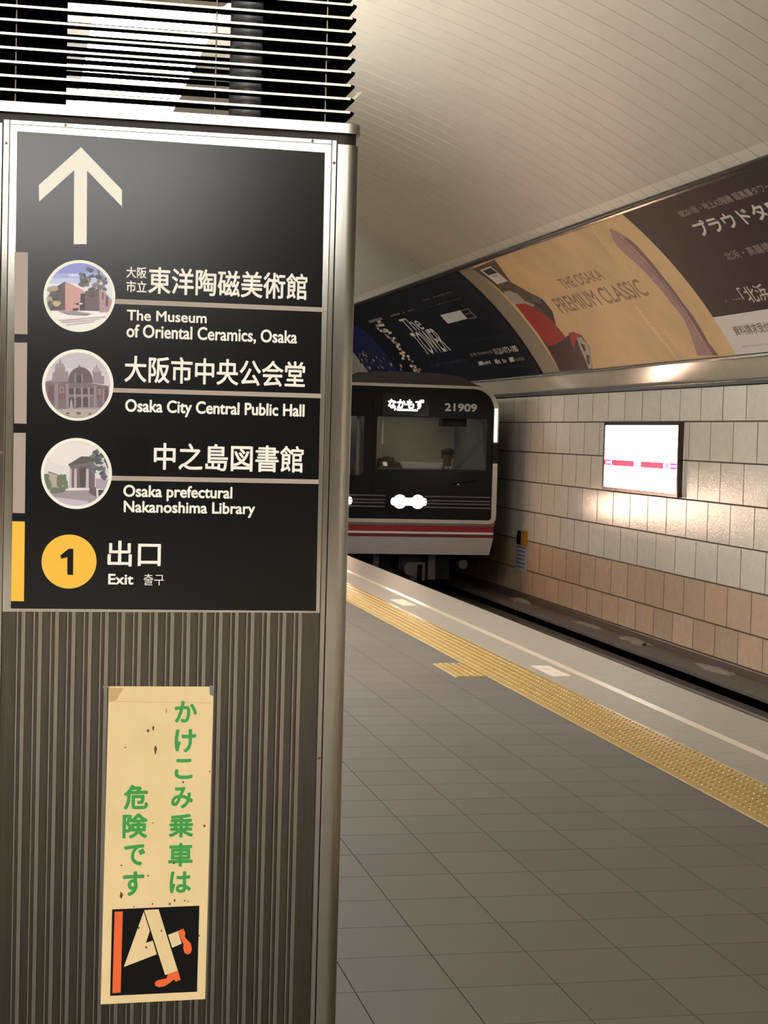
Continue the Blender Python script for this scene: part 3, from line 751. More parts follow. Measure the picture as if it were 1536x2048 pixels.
Lr = [((226, 222, 224), BIG), ((236, 232, 232), blob(640, 330, 420, 200, 2, 20, 0.05)), ((150, 140, 148), [(100, 960), (1400, 930), (1400, 1365), (100, 1365)]), ((196, 188, 204), [(350, 1060), (900, 1130), (1000, 1300), (400, 1300)]),
      ((176, 168, 160), [(220, 640), (430, 690), (400, 900), (230, 900)]), ((110, 104, 112), [(230, 615), (440, 690), (430, 700), (230, 640)]),
      ((78, 68, 76), [(565, 500), (790, 365), (1010, 370), (1010, 470), (600, 560)]), ((104, 96, 104), [(600, 520), (1010, 450), (1010, 490), (600, 580)]),
      ((96, 82, 96), [(600, 570), (1020, 490), (1020, 900), (590, 900)]), ((60, 50, 58), [(760, 570), (870, 545), (870, 890), (770, 890)])]
for x, w_ in ((590, 34), (672, 40), (872, 44)): Lr.append(((196, 182, 196), [(x, 580), (x+w_, 570), (x+w_, 900), (x-6, 900)]))
Lr += [((168, 158, 176), [(1030, 740), (1260, 760), (1240, 930), (1040, 910)]), ((84, 74, 82), [(930, 890), (1040, 890), (1060, 1060), (920, 990)]), ((216, 204, 206), [(1040, 910), (1075, 910), (1085, 1070), (1050, 1070)]), ((52, 44, 54), [(1080, 935), (1200, 935), (1140, 1030), (1085, 1030)])]
for i in range(26):
    R = random.Random(300+i); a = R.uniform(0, 2*PI); q = R.uniform(0, 1)**0.5
    Lr.append((R.choice([(64, 76, 72), (84, 96, 88), (52, 60, 66), (104, 112, 110), (74, 84, 104)]), blob(1110+150*q*math.cos(a), 470+270*q*math.sin(a), R.uniform(30, 66), R.uniform(26, 60), i, 9, 0.4)))
for i, (x, y, rx, ry) in enumerate([(190, 720, 50, 80), (230, 850, 50, 90), (420, 800, 50, 110), (480, 720, 60, 50), (350, 940, 110, 50), (520, 840, 50, 80), (460, 930, 60, 40)]):
    Lr.append(((88+8*(i % 3), 108+6*(i % 2), 84), blob(x, y, rx, ry, 400+i, 12, 0.3)))
photo('library_photo', (70, 870), 707, 657, 606, 553, Lr)

# ------------------------------------------------------------------ warning sticker
YK = YP+0.0024
zs = zoom(180, 1350, 3.0118)
def KP(x, y): return pp(x, y, YK)
M_cream = mat('sticker_cream', (227, 204, 155), 0.5, noise=0.07, nscale=7)
M_green = mat('print_green', (48, 150, 62), 0.5); M_or = mat('print_orange', (232, 98, 40), 0.5)
M_scuff = mat('scuff_brown', (92, 62, 44), 0.8)
c = KP(315, 1690)
t = thing('warning_sticker', 'worn cream vertical sticker with green Japanese lettering and running-legs pictogram', 'sticker', (c[0], YK, c[1]))
mb = MB(); mb.plate([[KP(*zs(*p)) for p in ((112, 68), (722, 70), (722, 118), (743, 128), (694, 1952), (64, 1984), (110, 180))]], YM, YK, YK+0.0012, M_cream); sh = mb.build('sheet', parent=t)
mb = MB()
for a, b in (((118, 156), (730, 166)), ): mb.plate([[KP(*zs(a[0], a[1])), KP(*zs(b[0], b[1])), KP(*zs(b[0], b[1]+4)), KP(*zs(a[0], a[1]+4))]], YM, YK-0.0002, None, mat('crease', (206, 176, 118), 0.6))
mb.plate([[KP(*zs(*p)) for p in ((112, 75), (200, 80), (160, 150), (113, 165))]], YM, YK-0.0006, YK, mat('folded_corner', (196, 166, 112), 0.6)); mb.build('fold', parent=sh)
mb = MB()
mb.plate([[KP(*zs(*p)) for p in ((720, 62), (748, 66), (744, 126), (720, 116))]], YM, YK-0.0005, YK, mat('tape_grey', (120, 118, 112), 0.3)); mb.build('tape_remnant', parent=t)
mb = MB(); mb.plate([[KP(*zs(*p)) for p in ((78, 62), (128, 66), (100, 80), (76, 78))]], YM, YK-0.0005, YK, MATS['tape_grey']); mb.build('tape_remnant', parent=t)
for col in ((('か', (508, 287), (648, 155)), ('け', (508, 468), (640, 325)), ('こ', (508, 628), (620, 503)), ('み', (487, 805), (623, 672)), ('乗', (473, 981), (625, 835)), ('車', (470, 1156), (621, 1010)), ('は', (478, 1315), (610, 1180))),
            (('危', (202, 812), (353, 660)), ('険', (194, 986), (349, 832)), ('で', (203, 1150), (334, 1018)), ('す', (195, 1333), (329, 1180)))):
    mb = MB()
    for ch, a, b in col:
        p = KP(*zs(*a)); q = KP(*zs(*b)); text(mb, ch, p[0], p[1], q[0], q[1], YM, YK-0.0004, M_green, 0.034)
    mb.build('lettering', parent=t, normals=False)
zp = zoom(200, 1780, 6.678)
mb = MB()
def kp(pts, d, m): mb.plate([[KP(*zp(*p)) for p in pts]], YM, d, None, m)
kp([(162, 258), (1328, 208), (1296, 1358), (134, 1414)], YK-0.0003, M_sblack)
kp([(195, 290), (304, 284), (275, 1368), (165, 1376)], YK-0.0006, M_or)
kp([(583, 290), (664, 548), (612, 706), (704, 676), (758, 858), (318, 1026)], YK-0.0006, M_cream)
kp([(590, 268), (782, 256), (1040, 1080), (870, 1134)], YK-0.0006, M_cream)
kp([(908, 598), (1040, 548), (1092, 714), (964, 770)], YK-0.0006, M_cream)
kp([(1040, 548), (1112, 514), (1142, 578), (1128, 610), (1150, 650), (1210, 710), (1228, 790), (1210, 840), (1172, 860), (1130, 840), (1112, 780), (1116, 720), (1098, 690)], YK-0.0006, M_or)
kp([(905, 1120), (1042, 1076), (1078, 1200), (1010, 1222), (990, 1190), (930, 1240), (860, 1285), (790, 1298), (742, 1280), (730, 1244), (756, 1210), (830, 1190), (890, 1180)], YK-0.0006, M_or)
mb.build('pictogram', parent=t, normals=False)
mb = MB(); R = random.Random(5)
for x, y, rx, ry in ((350, 335, 7, 9), (380, 320, 6, 18), (393, 445, 8, 30), (212, 436, 5, 5), (188, 1325, 9, 18), (350, 1208, 6, 5), (190, 1145, 6, 4), (510, 1358, 6, 8), (480, 1378, 7, 6), (570, 1358, 5, 5), (590, 1365, 4, 4), (376, 1378, 5, 5), (265, 1395, 4, 5), (505, 1133, 8, 6), (690, 908, 8, 7), (657, 1570, 5, 6), (293, 1522, 6, 8), (340, 1640, 7, 7), (430, 1540, 5, 6), (720, 582, 5, 5), (460, 215, 2, 18), (380, 890, 7, 3), (560, 645, 6, 8)):
    mb = MB(); mb.plate([[KP(*zs(*p)) for p in blob(x, y, rx, ry, x*7+y, 10, 0.4)]], YM, YK-0.0009, None, M_scuff)
    mb.build('scuff', parent=t, normals=False)

# ================================================================== STATION BOARD ON THE WALL
zb = zoom(1180, 820, 6.98)
XB = XW-0.06
def BP(x, y, X=XB): p = on_x(x, y, X); return (p.y, p.z)
M_bframe = mat('board_frame_bronze', (74, 60, 56), 0.22, 0.9, noise=0.1, nscale=12)
M_blit = mat('board_lit_panel', (255, 255, 255), 0.4, emit=(1.0, 0.97, 0.93), estr=BOARD_E)
M_bred = mat('board_lit_red', (255, 60, 110), 0.4, emit=(1.0, 0.03, 0.10), estr=1.1)
M_bvio = mat('board_lit_violet', (190, 60, 190), 0.4, emit=(0.62, 0.08, 0.40), estr=0.9)
a = BP(*zb(198, 170)); b = BP(*zb(1215, 1225))
by0, by1, bz0, bz1 = b[0], a[0], b[1], a[1]
bz0 = (BP(*zb(1215, 1225))[1]+BP(*zb(198, 1112))[1])/2; bz1 = (BP(*zb(198, 170))[1]+BP(*zb(1240, 165))[1])/2
t = thing('station_board', 'backlit white station board with a broken red stripe on the tiled wall', 'station sign', (XW, (by0+by1)/2, (bz0+bz1)/2))
fr = 0.038
mb = MB(); mb.plate([rect(by0, bz0, by1, bz1), rect(by0+fr, bz0+fr, by1-fr, bz1-fr)], XM, XB, XW-0.002, M_bframe)
mb.build('frame', parent=t, bevel=0.004)
mb = MB(); mb.plate([rrect(by0+fr, bz0+fr, by1-fr, bz1-fr, 0.02)], XM, XB+0.006, XW-0.01, M_blit); pan = mb.build('lit_panel', parent=t)
pw = (by1-by0-2*fr); ph_ = (bz1-bz0-2*fr)
def bx(fx, fz): return (by1-fr-pw*fx, bz0+fr+ph_*(1-fz))
def bbar(name, f0, f1, g0, g1, m, par=None):
    mb = MB(); p = bx(f0, g0); q = bx(f1, g1); mb.plate([[p, (q[0], p[1]), q, (p[0], q[1])]], XM, XB+0.0045, None, m); return mb.build(name, parent=t)
def bring(name, f0, f1, g0, g1, w, m):
    p = bx(f0, g0); q = bx(f1, g1); wz = w*pw
    mb = MB(); mb.plate([[p, (q[0], p[1]), q, (p[0], q[1])], [(p[0]-wz, p[1]-wz), (q[0]+wz, p[1]-wz), (q[0]+wz, q[1]+wz), (p[0]-wz, q[1]+wz)]], XM, XB+0.0045, None, m); mb.build(name, parent=t)
bbar('red_stripe', 0.115, 0.435, 0.555, 0.645, M_bred); bbar('red_stripe', 0.530, 0.828, 0.555, 0.645, M_bred)
bbar('red_stripe', 0.0, 0.026, 0.555, 0.645, M_bred)
bring('line_square', 0.028, 0.098, 0.555, 0.645, 0.009, M_bvio); bring('line_square', 0.912, 0.992, 0.555, 0.645, 0.010, M_bvio)
bbar('bracket_mark', 0.870, 0.886, 0.555, 0.645, M_bvio)
bbar('small_mark', 0.962, 0.972, 0.07, 0.10, M_bvio); bbar('small_mark', 0.962, 0.970, 0.215, 0.23, M_bvio)

# notices on the wall beside the train
p = on_x(1046, 1077, XW-0.01)
mb = MB(); mb.plate([rect(p.y-0.20, p.z-0.115, p.y+0.10, p.z+0.115)], XM, XW-0.012, XW-0.001, mat('notice_yellow', (176, 124, 30), 0.5)); t = mb.build('wall_notice', loc=(XW-0.006, p.y, p.z)); tag(t, 'small yellow and black notice on the tiled wall beside the train', 'notice')
mb = MB(); mb.plate([[(p.y+0.10, p.z-0.10), (p.y+0.30, p.z-0.10), (p.y+0.33, p.z+0.02), (p.y+0.26, p.z+0.11), (p.y+0.16, p.z+0.10), (p.y+0.10, p.z+0.03)]], XM, XW-0.013, XW-0.001, M_sblack); tag(mb.build('black_figure', parent=t), 'black figure on the notice')
p = on_x(1042, 1115, XW-0.01)
mb = MB(); mb.plate([rect(p.y-0.28, p.z-0.20, p.y+0.28, p.z+0.20)], XM, XW-0.010, XW-0.001, mat('notice_white', (176, 180, 184), 0.5)); t = mb.build('wall_notice', loc=(XW-0.006, p.y, p.z)); tag(t, 'pale lined notice sheet below the yellow notice beside the train', 'notice')
for k in range(6):
    mb = MB(); zz = p.z+0.15-0.058*k; mb.plate([rect(p.y-0.22+0.03*(k % 2), zz-0.011, p.y+0.24, zz+0.011)], XM, XW-0.0108, None, mat('notice_ink', (84, 92, 104), 0.6)); mb.build('printed_line', parent=t)

# ================================================================== POSTERS ON THE VAULT
SSTEP = 0.10
def vtri(mb, tri, off, m):
    """a triangle in (Y, s), cut into strips so that it follows the curve"""
    smin = min(p[1] for p in tri); smax = max(p[1] for p in tri)
    k0 = math.floor(smin/SSTEP); k1 = math.floor(smax/SSTEP)
    for k in range(k0, k1+1):
        P = tri
        for sgn, lim in ((1, k*SSTEP), (-1, (k+1)*SSTEP)):
            new = []
            for j in range(len(P)):
                p = P[j]; q = P[(j+1) % len(P)]; dp = sgn*(p[1]-lim); dq = sgn*(q[1]-lim)
                if dp >= 0: new.append(p)
                if (dp >= 0) != (dq >= 0):
                    u = dp/(dp-dq); new.append((p[0]+(q[0]-p[0])*u, p[1]+(q[1]-p[1])*u))
            P = new
            if not P: break
        if len(P) >= 3: mb.face([vault(p[0], p[1], off) for p in P], m)
def vpoly(mb, pts, off, m):
    for f in tessellate_polygon([[Vector((p[0], p[1], 0)) for p in pts]]): vtri(mb, [pts[i] for i in f], off, m)
def vpx(mb, pts, off, m): vpoly(mb, [on_vault(*p) for p in pts], off, m)
def vtext(mb, txt, bl, tr, off, m, w=0.0):
    """bl, tr: bottom-left and top-right in (Y, s)"""
    V, F = glyphs(txt); hh = w*abs(tr[1]-bl[1])
    offs = [(0, 0)] if w == 0 else [(0, 0), (hh, 0), (-hh, 0), (0, hh), (0, -hh)]
    for i, (a, b) in enumerate(offs):
        for f in F: vtri(mb, [(bl[0]+(tr[0]-bl[0])*V[k][0]+a, bl[1]+(tr[1]-bl[1])*V[k][1]+b) for k in f], off+0.00012*i, m)
def vtpx(mb, txt, bl, tr, off, m, w=0.0): vtext(mb, txt, on_vault(*bl), on_vault(*tr), off, m, w)
def strokes(mb, bl, tr, n, off, m, seed):
    """a line of print too small to read: a row of short uneven strokes"""
    a = on_vault(*bl); b = on_vault(*tr); R = random.Random(seed); w = (b[0]-a[0])/n
    for k in range(n):
        if R.random() < 0.08: continue
        y0 = a[0]+w*(k+R.uniform(0.0, .2)); y1 = a[0]+w*(k+R.uniform(.45, .85)); s0 = a[1]+(b[1]-a[1])*R.uniform(0, .25); s1 = b[1]-(b[1]-a[1])*R.uniform(0, .25)
        vpoly(mb, [(y0, s0), (y1, s0), (y1, s1), (y0, s1)], off, m)
def poster(name, label, yl, yr, m):
    """yl: far (left in the picture) edge, yr: near edge; a thin sheet bent to the vault"""
    t = thing(name, label, 'poster', vault((yl+yr)/2, SL/2))
    mb = MB(); ns = 22
    for i in range(ns):
        s0, s1 = 0.006+(SL-0.010)*i/ns, 0.006+(SL-0.010)*(i+1)/ns
        mb.face([vault(yl, s0, 0), vault(yr, s0, 0), vault(yr, s1, 0), vault(yl, s1, 0)], m)
        mb.face([vault(yl, s0, 0), vault(yl, s1, 0), vault(yl, s1, -0.018), vault(yl, s0, -0.018)], m)
        mb.face([vault(yr, s0, 0), vault(yr, s1, 0), vault(yr, s1, -0.018), vault(yr, s0, -0.018)], m)
    mb.build('sheet', parent=t, normals=False)
    return t
Yb = 22.57*K; Ye = 16.662*K; Yd = 23.41*K
zq = zoom(940, 320, 2.577); zr = zoom(1100, 380, 3.523); zt = zoom(690, 500, 3.572); zu = zoom(1336, 320, 4.995); zv = zoom(940, 500, 5.12)
G = 0.35   # poster stock gloss
# brown poster
M_brown = mat('poster_brown', (40, 25, 23), 0.52, spec=0.3, noise=0.12, nscale=1.4); M_pw = mat('poster_white', (222, 212, 204), 0.52, spec=0.3); M_pl = mat('poster_lettering', (206, 196, 182), 0.52, spec=0.3); M_pl2 = mat('poster_lettering_dim', (138, 124, 114), 0.52, spec=0.3)
t = poster('curved_poster', 'dark brown curved poster with white katakana headline and white bottom band', Ye, 10.2, M_brown)
sband = on_vault(*zr(1180, 893))[1]
mb = MB(); vpoly(mb, [(Ye, 0.008), (10.2, 0.008), (10.2, sband), (Ye, sband)], 0.0012, M_pw); o = mb.build('white_band', parent=t, normals=False)
h1 = on_vault(*zu(265, 745)); h2 = on_vault(*zu(375, 620)); 
pk = on_vault(*zr(1018, 320)); pk2 = on_vault(*zr(1535, 100))
mb = MB(); a = on_vault(*zr(1060, 322)); c_ = on_vault(*zr(1500, 115))
wch = (on_vault(*zr(1035, 285))[0]-on_vault(*zr(1500, 160))[0])/4.6
y0 = on_vault(*zr(1040, 290))[0]; s0 = on_vault(*zr(1085, 322))[1]; s1 = on_vault(*zr(1030, 222))[1]
vtext(mb, 'プラウドタワー', (y0, s0), (y0-wch*6.9, s1), 0.0016, M_pl, 0.035); mb.build('headline', parent=t, normals=False)
mb = MB(); y0 = on_vault(*zr(910, 170))[0]; ya = on_vault(*zr(1500, 15))[0]; s0 = on_vault(*zr(940, 190))[1]; s1 = on_vault(*zr(920, 140))[1]
vtext(mb, '総281邸・地上42階建 超高層タワー', (y0, s0), (ya+(ya-y0)*0.12, s1), 0.0016, M_pl2, 0.03); mb.build('subtitle', parent=t, normals=False)
mb = MB(); y0 = on_vault(*zr(1228, 460))[0]; ya = on_vault(*zr(1530, 400))[0]; s0 = on_vault(*zr(1255, 498))[1]; s1 = on_vault(*zr(1225, 440))[1]
vtext(mb, '北浜・高麗橋', (y0, s0), (ya+(ya-y0)*0.06, s1), 0.0016, M_pl2, 0.02); mb.build('place_lettering', parent=t, normals=False)
mb = MB(); y0 = on_vault(*zr(1345, 740))[0]; ya = on_vault(*zr(1530, 700))[0]; s0 = on_vault(*zr(1390, 800))[1]; s1 = on_vault(*zr(1345, 685))[1]
vtext(mb, '「北浜」', (y0, s0), (ya+(ya-y0)*0.12, s1), 0.0016, M_pl, 0.012); mb.build('place_lettering', parent=t, normals=False)
mb = MB(); strokes(mb, zr(1240, 790), zr(1355, 755), 7, 0.0016, M_pl2, 3); sp = mb.build('small_print', parent=t, normals=False); sp['kind'] = 'stuff'
mb = MB(); y0 = on_vault(*zr(1290, 985))[0]; ya = on_vault(*zr(1530, 940))[0]; s0 = on_vault(*zr(1315, 1025))[1]; s1 = on_vault(*zr(1290, 960))[1]
vtext(mb, '資料請求受付中', (y0, s0), (ya+(ya-y0)*0.2, s1), 0.0018, mat('poster_ink_brown', (96, 84, 78), 0.52, spec=0.3), 0.012); mb.build('band_lettering', parent=o, normals=False)
mb = MB(); strokes(mb, zr(1360, 1112), zr(1530, 1075), 30, 0.0018, mat('poster_ink_grey', (176, 168, 162), 0.52, spec=0.3), 4); sp = mb.build('small_print', parent=o, normals=False); sp['kind'] = 'stuff'
# beige poster
M_beige = mat('poster_beige', (224, 188, 134), 0.52, spec=0.3, noise=0.22, nscale=1.1)
t = poster('curved_poster', 'golden beige curved poster with red vintage car and slanting brick tower', Yb, Ye+0.004, M_beige)
mb = MB()
R = random.Random(11); M_lace = mat('poster_lace', (232, 198, 134), 0.52, spec=0.3)
for x0, y0_, x1, y1_, k in ((1262, 600, 1340, 695, 9), (1010, 500, 1120, 610, 7), (1180, 450, 1280, 560, 6), (1330, 660, 1400, 715, 6)):
    for i in range(k):
        u = i/k; xa = x0+(x1-x0)*u; ya = y0_+(y1_-y0_)*u
        for d in (-1, 1):
            P = [on_vault(xa, ya), on_vault(xa+26, ya+26+d*16), on_vault(xa+28, ya+26+d*16), on_vault(xa+2, ya)]
            vpoly(mb, P, 0.0010, M_lace)
o = mb.build('lace_pattern', parent=t, normals=False); o['kind'] = 'stuff'
M_tw = mat('poster_tower', (170, 132, 126), 0.52, spec=0.3, noise=0.15, nscale=5); M_tw2 = mat('poster_tower_dark', (124, 90, 94), 0.52, spec=0.3); M_tww = mat('poster_tower_window', (206, 178, 162), 0.52, spec=0.3)
mb = MB()
vpx(mb, [zr(*p) for p in ((418, 268), (470, 290), (545, 335), (620, 400), (700, 490), (780, 590), (860, 690), (940, 800), (1010, 890), (1070, 990), (1120, 1080), (1190, 1165), (1040, 1165), (1020, 1110), (980, 990), (930, 890), (850, 790), (770, 690), (690, 600), (600, 510), (530, 450), (470, 390), (440, 340))], 0.0014, M_tw)
vpx(mb, [zr(*p) for p in ((545, 335), (620, 400), (700, 490), (780, 590), (860, 690), (940, 800), (1010, 890), (1070, 990), (1120, 1080), (1185, 1165), (1150, 1165), (1095, 1075), (1040, 985), (978, 890), (905, 795), (828, 692), (748, 592), (668, 492), (595, 415), (520, 350))], 0.0018, M_tw2)
tower = mb.build('brick_tower', parent=t, normals=False)
mb = MB(); mb2 = MB()
# window rows along the tower
lft = [(440, 300), (540, 395), (640, 500), (740, 610), (830, 715), (915, 830), (985, 940), (1050, 1090)]
def along(P, u):
    k = min(int(u*(len(P)-1)), len(P)-2); f = u*(len(P)-1)-k; return (P[k][0]+(P[k+1][0]-P[k][0])*f, P[k][1]+(P[k+1][1]-P[k][1])*f)
rgt = [(500, 310), (600, 395), (690, 490), (790, 610), (880, 730), (965, 850), (1035, 960), (1115, 1110)]
for i in range(46):
    u = 0.03+0.94*i/46; A = along(lft, u); B_ = along(rgt, u)
    for f in (0.30, 0.62, 0.90):
        x = A[0]+(B_[0]-A[0])*f; y = A[1]+(B_[1]-A[1])*f
        vpx(mb, [zr(x, y), zr(x+7, y+3), zr(x+11, y+12), zr(x+4, y+9)], 0.0022, M_tww if f == 0.62 else M_tw2)
o = mb.build('window_rows', parent=tower, normals=False); o['kind'] = 'stuff'
M_ptx = mat('poster_serif_ink', (146, 112, 80), 0.52, spec=0.3)
mb = MB(); a = (on_vault(*zr(66, 655))[0], on_vault(*zr(135, 692))[1]); b = (on_vault(*zr(390, 620))[0], on_vault(*zr(66, 625))[1]); vtext(mb, 'THE OSAKA', a, b, 0.0014, M_ptx, 0.02); mb.build('lettering', parent=t, normals=False)
mb = MB(); a = (on_vault(*zr(35, 800))[0], on_vault(*zr(110, 862))[1]); b = (on_vault(*zr(690, 720))[0], on_vault(*zr(35, 762))[1]); vtext(mb, 'PREMIUM CLASSIC', a, b, 0.0014, M_ptx, 0.02); mb.build('lettering', parent=t, normals=False)
M_car = mat('poster_car_red', (168, 40, 34), 0.52, spec=0.3, noise=0.2, nscale=5); M_card = mat('poster_car_dark', (62, 30, 30), 0.52, spec=0.3); M_chr = mat('poster_chrome', (176, 168, 150), 0.52, spec=0.3, noise=0.25, nscale=22)
mb = MB()
vpx(mb, [zv(*p) for p in ((20, 195), (250, 100), (420, 330), (600, 430), (740, 500), (850, 640), (880, 780), (980, 890), (1060, 840), (1140, 870), (1230, 1000), (1255, 1220), (920, 1245), (700, 860), (500, 590), (330, 430), (180, 300))], 0.0010, mat('poster_shade', (96, 76, 58), 0.52, spec=0.3, noise=0.3, nscale=4))
vpx(mb, [zv(*p) for p in ((455, 548), (540, 530), (660, 600), (800, 690), (870, 760), (980, 890), (960, 990), (830, 1000), (690, 850), (560, 680))], 0.0014, M_car)
vpx(mb, [zv(*p) for p in ((800, 985), (880, 960), (985, 900), (1050, 840), (1110, 860), (1150, 940), (1180, 1060), (1215, 1215), (925, 1240), (880, 1130))], 0.0016, M_card)
vpx(mb, [zv(*p) for p in ((1010, 850), (1060, 836), (1130, 870), (1120, 905), (1080, 930), (1070, 1010), (1040, 960))], 0.0018, M_car)
vpx(mb, [zv(*p) for p in ((660, 550), (740, 500), (840, 620), (880, 760), (820, 700), (740, 620))], 0.0018, M_card)
vpx(mb, [zv(*p) for p in ((345, 430), (400, 415), (490, 450), (560, 520), (660, 560), (650, 582), (560, 548), (450, 556), (390, 490))], 0.0018, M_chr)
vpx(mb, [zv(*p) for p in ((610, 450), (660, 460), (730, 520), (745, 550), (690, 540), (640, 500))], 0.0020, mat('poster_chrome_dark', (92, 84, 84), 0.52, spec=0.3, noise=0.3, nscale=22))
vpx(mb, [zv(*p) for p in ((1095, 905), (1135, 890), (1200, 960), (1240, 1040), (1250, 1215), (1215, 1215), (1180, 1120), (1130, 1010))], 0.0020, M_chr)
vpx(mb, [zv(*p) for p in ((1130, 950), (1170, 970), (1190, 1030), (1170, 1040))], 0.0024, M_card); vpx(mb, [zv(*p) for p in ((1190, 1070), (1225, 1080), (1225, 1180), (1200, 1150))], 0.0024, M_card)
mb.build('vintage_car', parent=t, normals=False)
mb = MB(); vpx(mb, [zv(*p) for p in ((100, 205), (208, 165), (390, 318), (280, 350))], 0.0016, M_pw); lab = mb.build('sticker_label', parent=t, normals=False)
mb = MB(); vpx(mb, [zv(*p) for p in ((130, 212), (212, 182), (282, 232), (190, 258))], 0.0020, mat('label_navy', (40, 42, 66), 0.4)); mb.build('navy_block', parent=lab, normals=False)
mb = MB(); vpx(mb, [zv(*p) for p in ((222, 262), (268, 248), (290, 268), (244, 282))], 0.0020, mat('label_grey', (180, 174, 172), 0.5)); mb.build('grey_block', parent=lab, normals=False)
# blue-black poster
M_navy = mat('poster_night', (18, 20, 30), 0.52, spec=0.3, noise=0.1, nscale=2); M_sky = mat('poster_night_sky', (36, 40, 84), 0.52, spec=0.3, noise=0.15, nscale=1.5)
Yf = on_vault(*zt(165, 870))[0]
t = poster('curved_poster', 'blue-black curved poster of a lit tower at night above the train', Yf, Yd, M_navy)
mb = MB(); ss = on_vault(*zt(80, 690)); s_top = on_vault(*zt(85, 400))
vpoly(mb, [(Yf-0.02, 0.01), (Yf-2.6, 0.01), (Yf-2.6, 1.35), (Yf-1.6, SL-0.2), (Yf-0.02, SL-0.03)], 0.0010, M_sky)
mb.build('night_sky', parent=t, normals=False)
M_cw = mat('poster_city_light', (196, 168, 128), 0.52, spec=0.3); M_cb = mat('poster_city_dark', (46, 44, 52), 0.52, spec=0.3); M_tl = mat('poster_tower_black', (13, 13, 17), 0.52, spec=0.3)
mb = MB(); vpx(mb, [zt(*p) for p in ((165, 505), (262, 480), (340, 600), (440, 720), (540, 850), (570, 884), (480, 884), (420, 820), (330, 690), (250, 590))], 0.0014, M_tl); tw = mb.build('lit_tower', parent=t, normals=False)
R = random.Random(21)
for i in range(46):
    u = R.uniform(0, 1); A = along([(180, 515), (250, 590), (330, 690), (420, 810), (480, 880)], u); B_ = along([(255, 495), (340, 610), (430, 720), (520, 830), (560, 880)], u)
    f = R.uniform(0.05, 0.85); x = A[0]+(B_[0]-A[0])*f; y = A[1]+(B_[1]-A[1])*f; q = R.uniform(10, 26)
    mb = MB(); vpx(mb, [zt(x, y), zt(x+q, y-4), zt(x+q+8, y+12), zt(x+8, y+16)], 0.0018, R.choice([M_cw, M_pl, M_pl2])); mb.build('lit_window', parent=tw, normals=False)
mb = MB()
vpx(mb, [zt(*p) for p in ((165, 505), (258, 480), (270, 496), (180, 522))], 0.0020, mat('poster_tower_crown', (120, 110, 122), 0.52, spec=0.3)); mb.build('tower_crown', parent=tw, normals=False)
mb = MB()
for i in range(60):
    x = R.uniform(90, 430); y = 690+ (x-90)*0.42+R.uniform(0, 120)
    if y > 868: continue
    q = R.uniform(4, 14); vpx(mb, [zt(x, y), zt(x+q, y-2), zt(x+q+10, y+16), zt(x+10, y+18)], 0.0016, R.choice([M_cw, M_cb, M_cb, M_pl2]))
o = mb.build('city_lights', parent=t, normals=False); o['kind'] = 'stuff'
mb = MB(); a = (on_vault(*zt(440, 560))[0], on_vault(*zt(505, 580))[1]); b = (on_vault(*zt(570, 560))[0], on_vault(*zt(450, 480))[1]); vtext(mb, 'The', a, b, 0.0014, M_pl, 0.004); mb.build('lettering', parent=t, normals=False)
mb = MB(); a = (on_vault(*zt(475, 612))[0], on_vault(*zt(605, 745))[1]); b = (on_vault(*zt(760, 720))[0], on_vault(*zt(475, 592))[1]); vtext(mb, 'TOWER', a, b, 0.0014, M_pl, 0.008); mb.build('lettering', parent=t, normals=False)
for nm, bl, tr, n_, m, sd in (('small_print', (330, 478), (500, 415), 10, M_pl2, 1), ('small_print', (555, 368), (765, 290), 16, M_pl2, 2), ('small_print', (605, 410), (830, 338), 16, M_pl2, 3),
                              ('small_print', (905, 760), (1045, 715), 9, M_pl2, 4), ('small_print', (985, 822), (1035, 790), 5, M_pl, 6), ('small_print', (1095, 812), (1145, 775), 5, M_pl, 7), ('small_print', (1205, 800), (1285, 760), 8, M_pl2, 8), ('dim_print', (860, 665), (1135, 600), 14, mat('poster_dim', (58, 60, 66), 0.52, spec=0.3), 9), ('dim_print', (620, 835), (860, 775), 14, MATS['poster_dim'], 10), ('dim_print', (985, 865), (1310, 822), 24, MATS['poster_dim'], 11)):
    mb = MB(); strokes(mb, zt(*bl), zt(*tr), n_, 0.0014, m, sd); o = mb.build(nm, parent=t, normals=False); o['kind'] = 'stuff'
mb = MB(); a = (on_vault(*zt(1065, 725))[0], on_vault(*zt(1085, 745))[1]); b = (on_vault(*zt(1240, 715))[0], on_vault(*zt(1065, 706))[1]); vtext(mb, '0120-973-180', a, b, 0.0014, M_pl, 0.04); mb.build('phone_number', parent=t, normals=False)
for q in ([(950, 800), (980, 792), (992, 820), (960, 826)], [(1065, 785), (1082, 778), (1098, 808), (1080, 812)], [(1168, 770), (1198, 762), (1212, 795), (1182, 802)]):
    mb = MB(); vpx(mb, [zt(*p) for p in q], 0.0014, M_pl); mb.build('small_icon', parent=t, normals=False)
mb = MB(); vpx(mb, [zt(*p) for p in ((680, 465), (822, 430), (876, 490), (735, 526))], 0.0014, M_pw); o = mb.build('white_box', parent=t, normals=False)
mb = MB()
for q in ([(826, 430), (880, 416), (886, 422), (832, 436)], [(880, 416), (945, 484), (938, 488), (876, 420)], [(876, 494), (945, 484), (940, 478), (872, 488)]): vpx(mb, [zt(*p) for p in q], 0.0016, M_pl2)
strokes(mb, zt(850, 470), zt(905, 440), 4, 0.0016, M_pl2, 12)
mb.build('arrow_outline', parent=t, normals=False)
# the next poster, mostly behind the pillar
Yg = on_vault(*zt(75, 720))[0]
t = poster('curved_poster', 'pale curved poster glimpsed just right of the pillar beyond the night poster', Yg+4.6, Yg+0.35, mat('poster_pale', (200, 194, 184), 0.52, spec=0.3, noise=0.2, nscale=2))

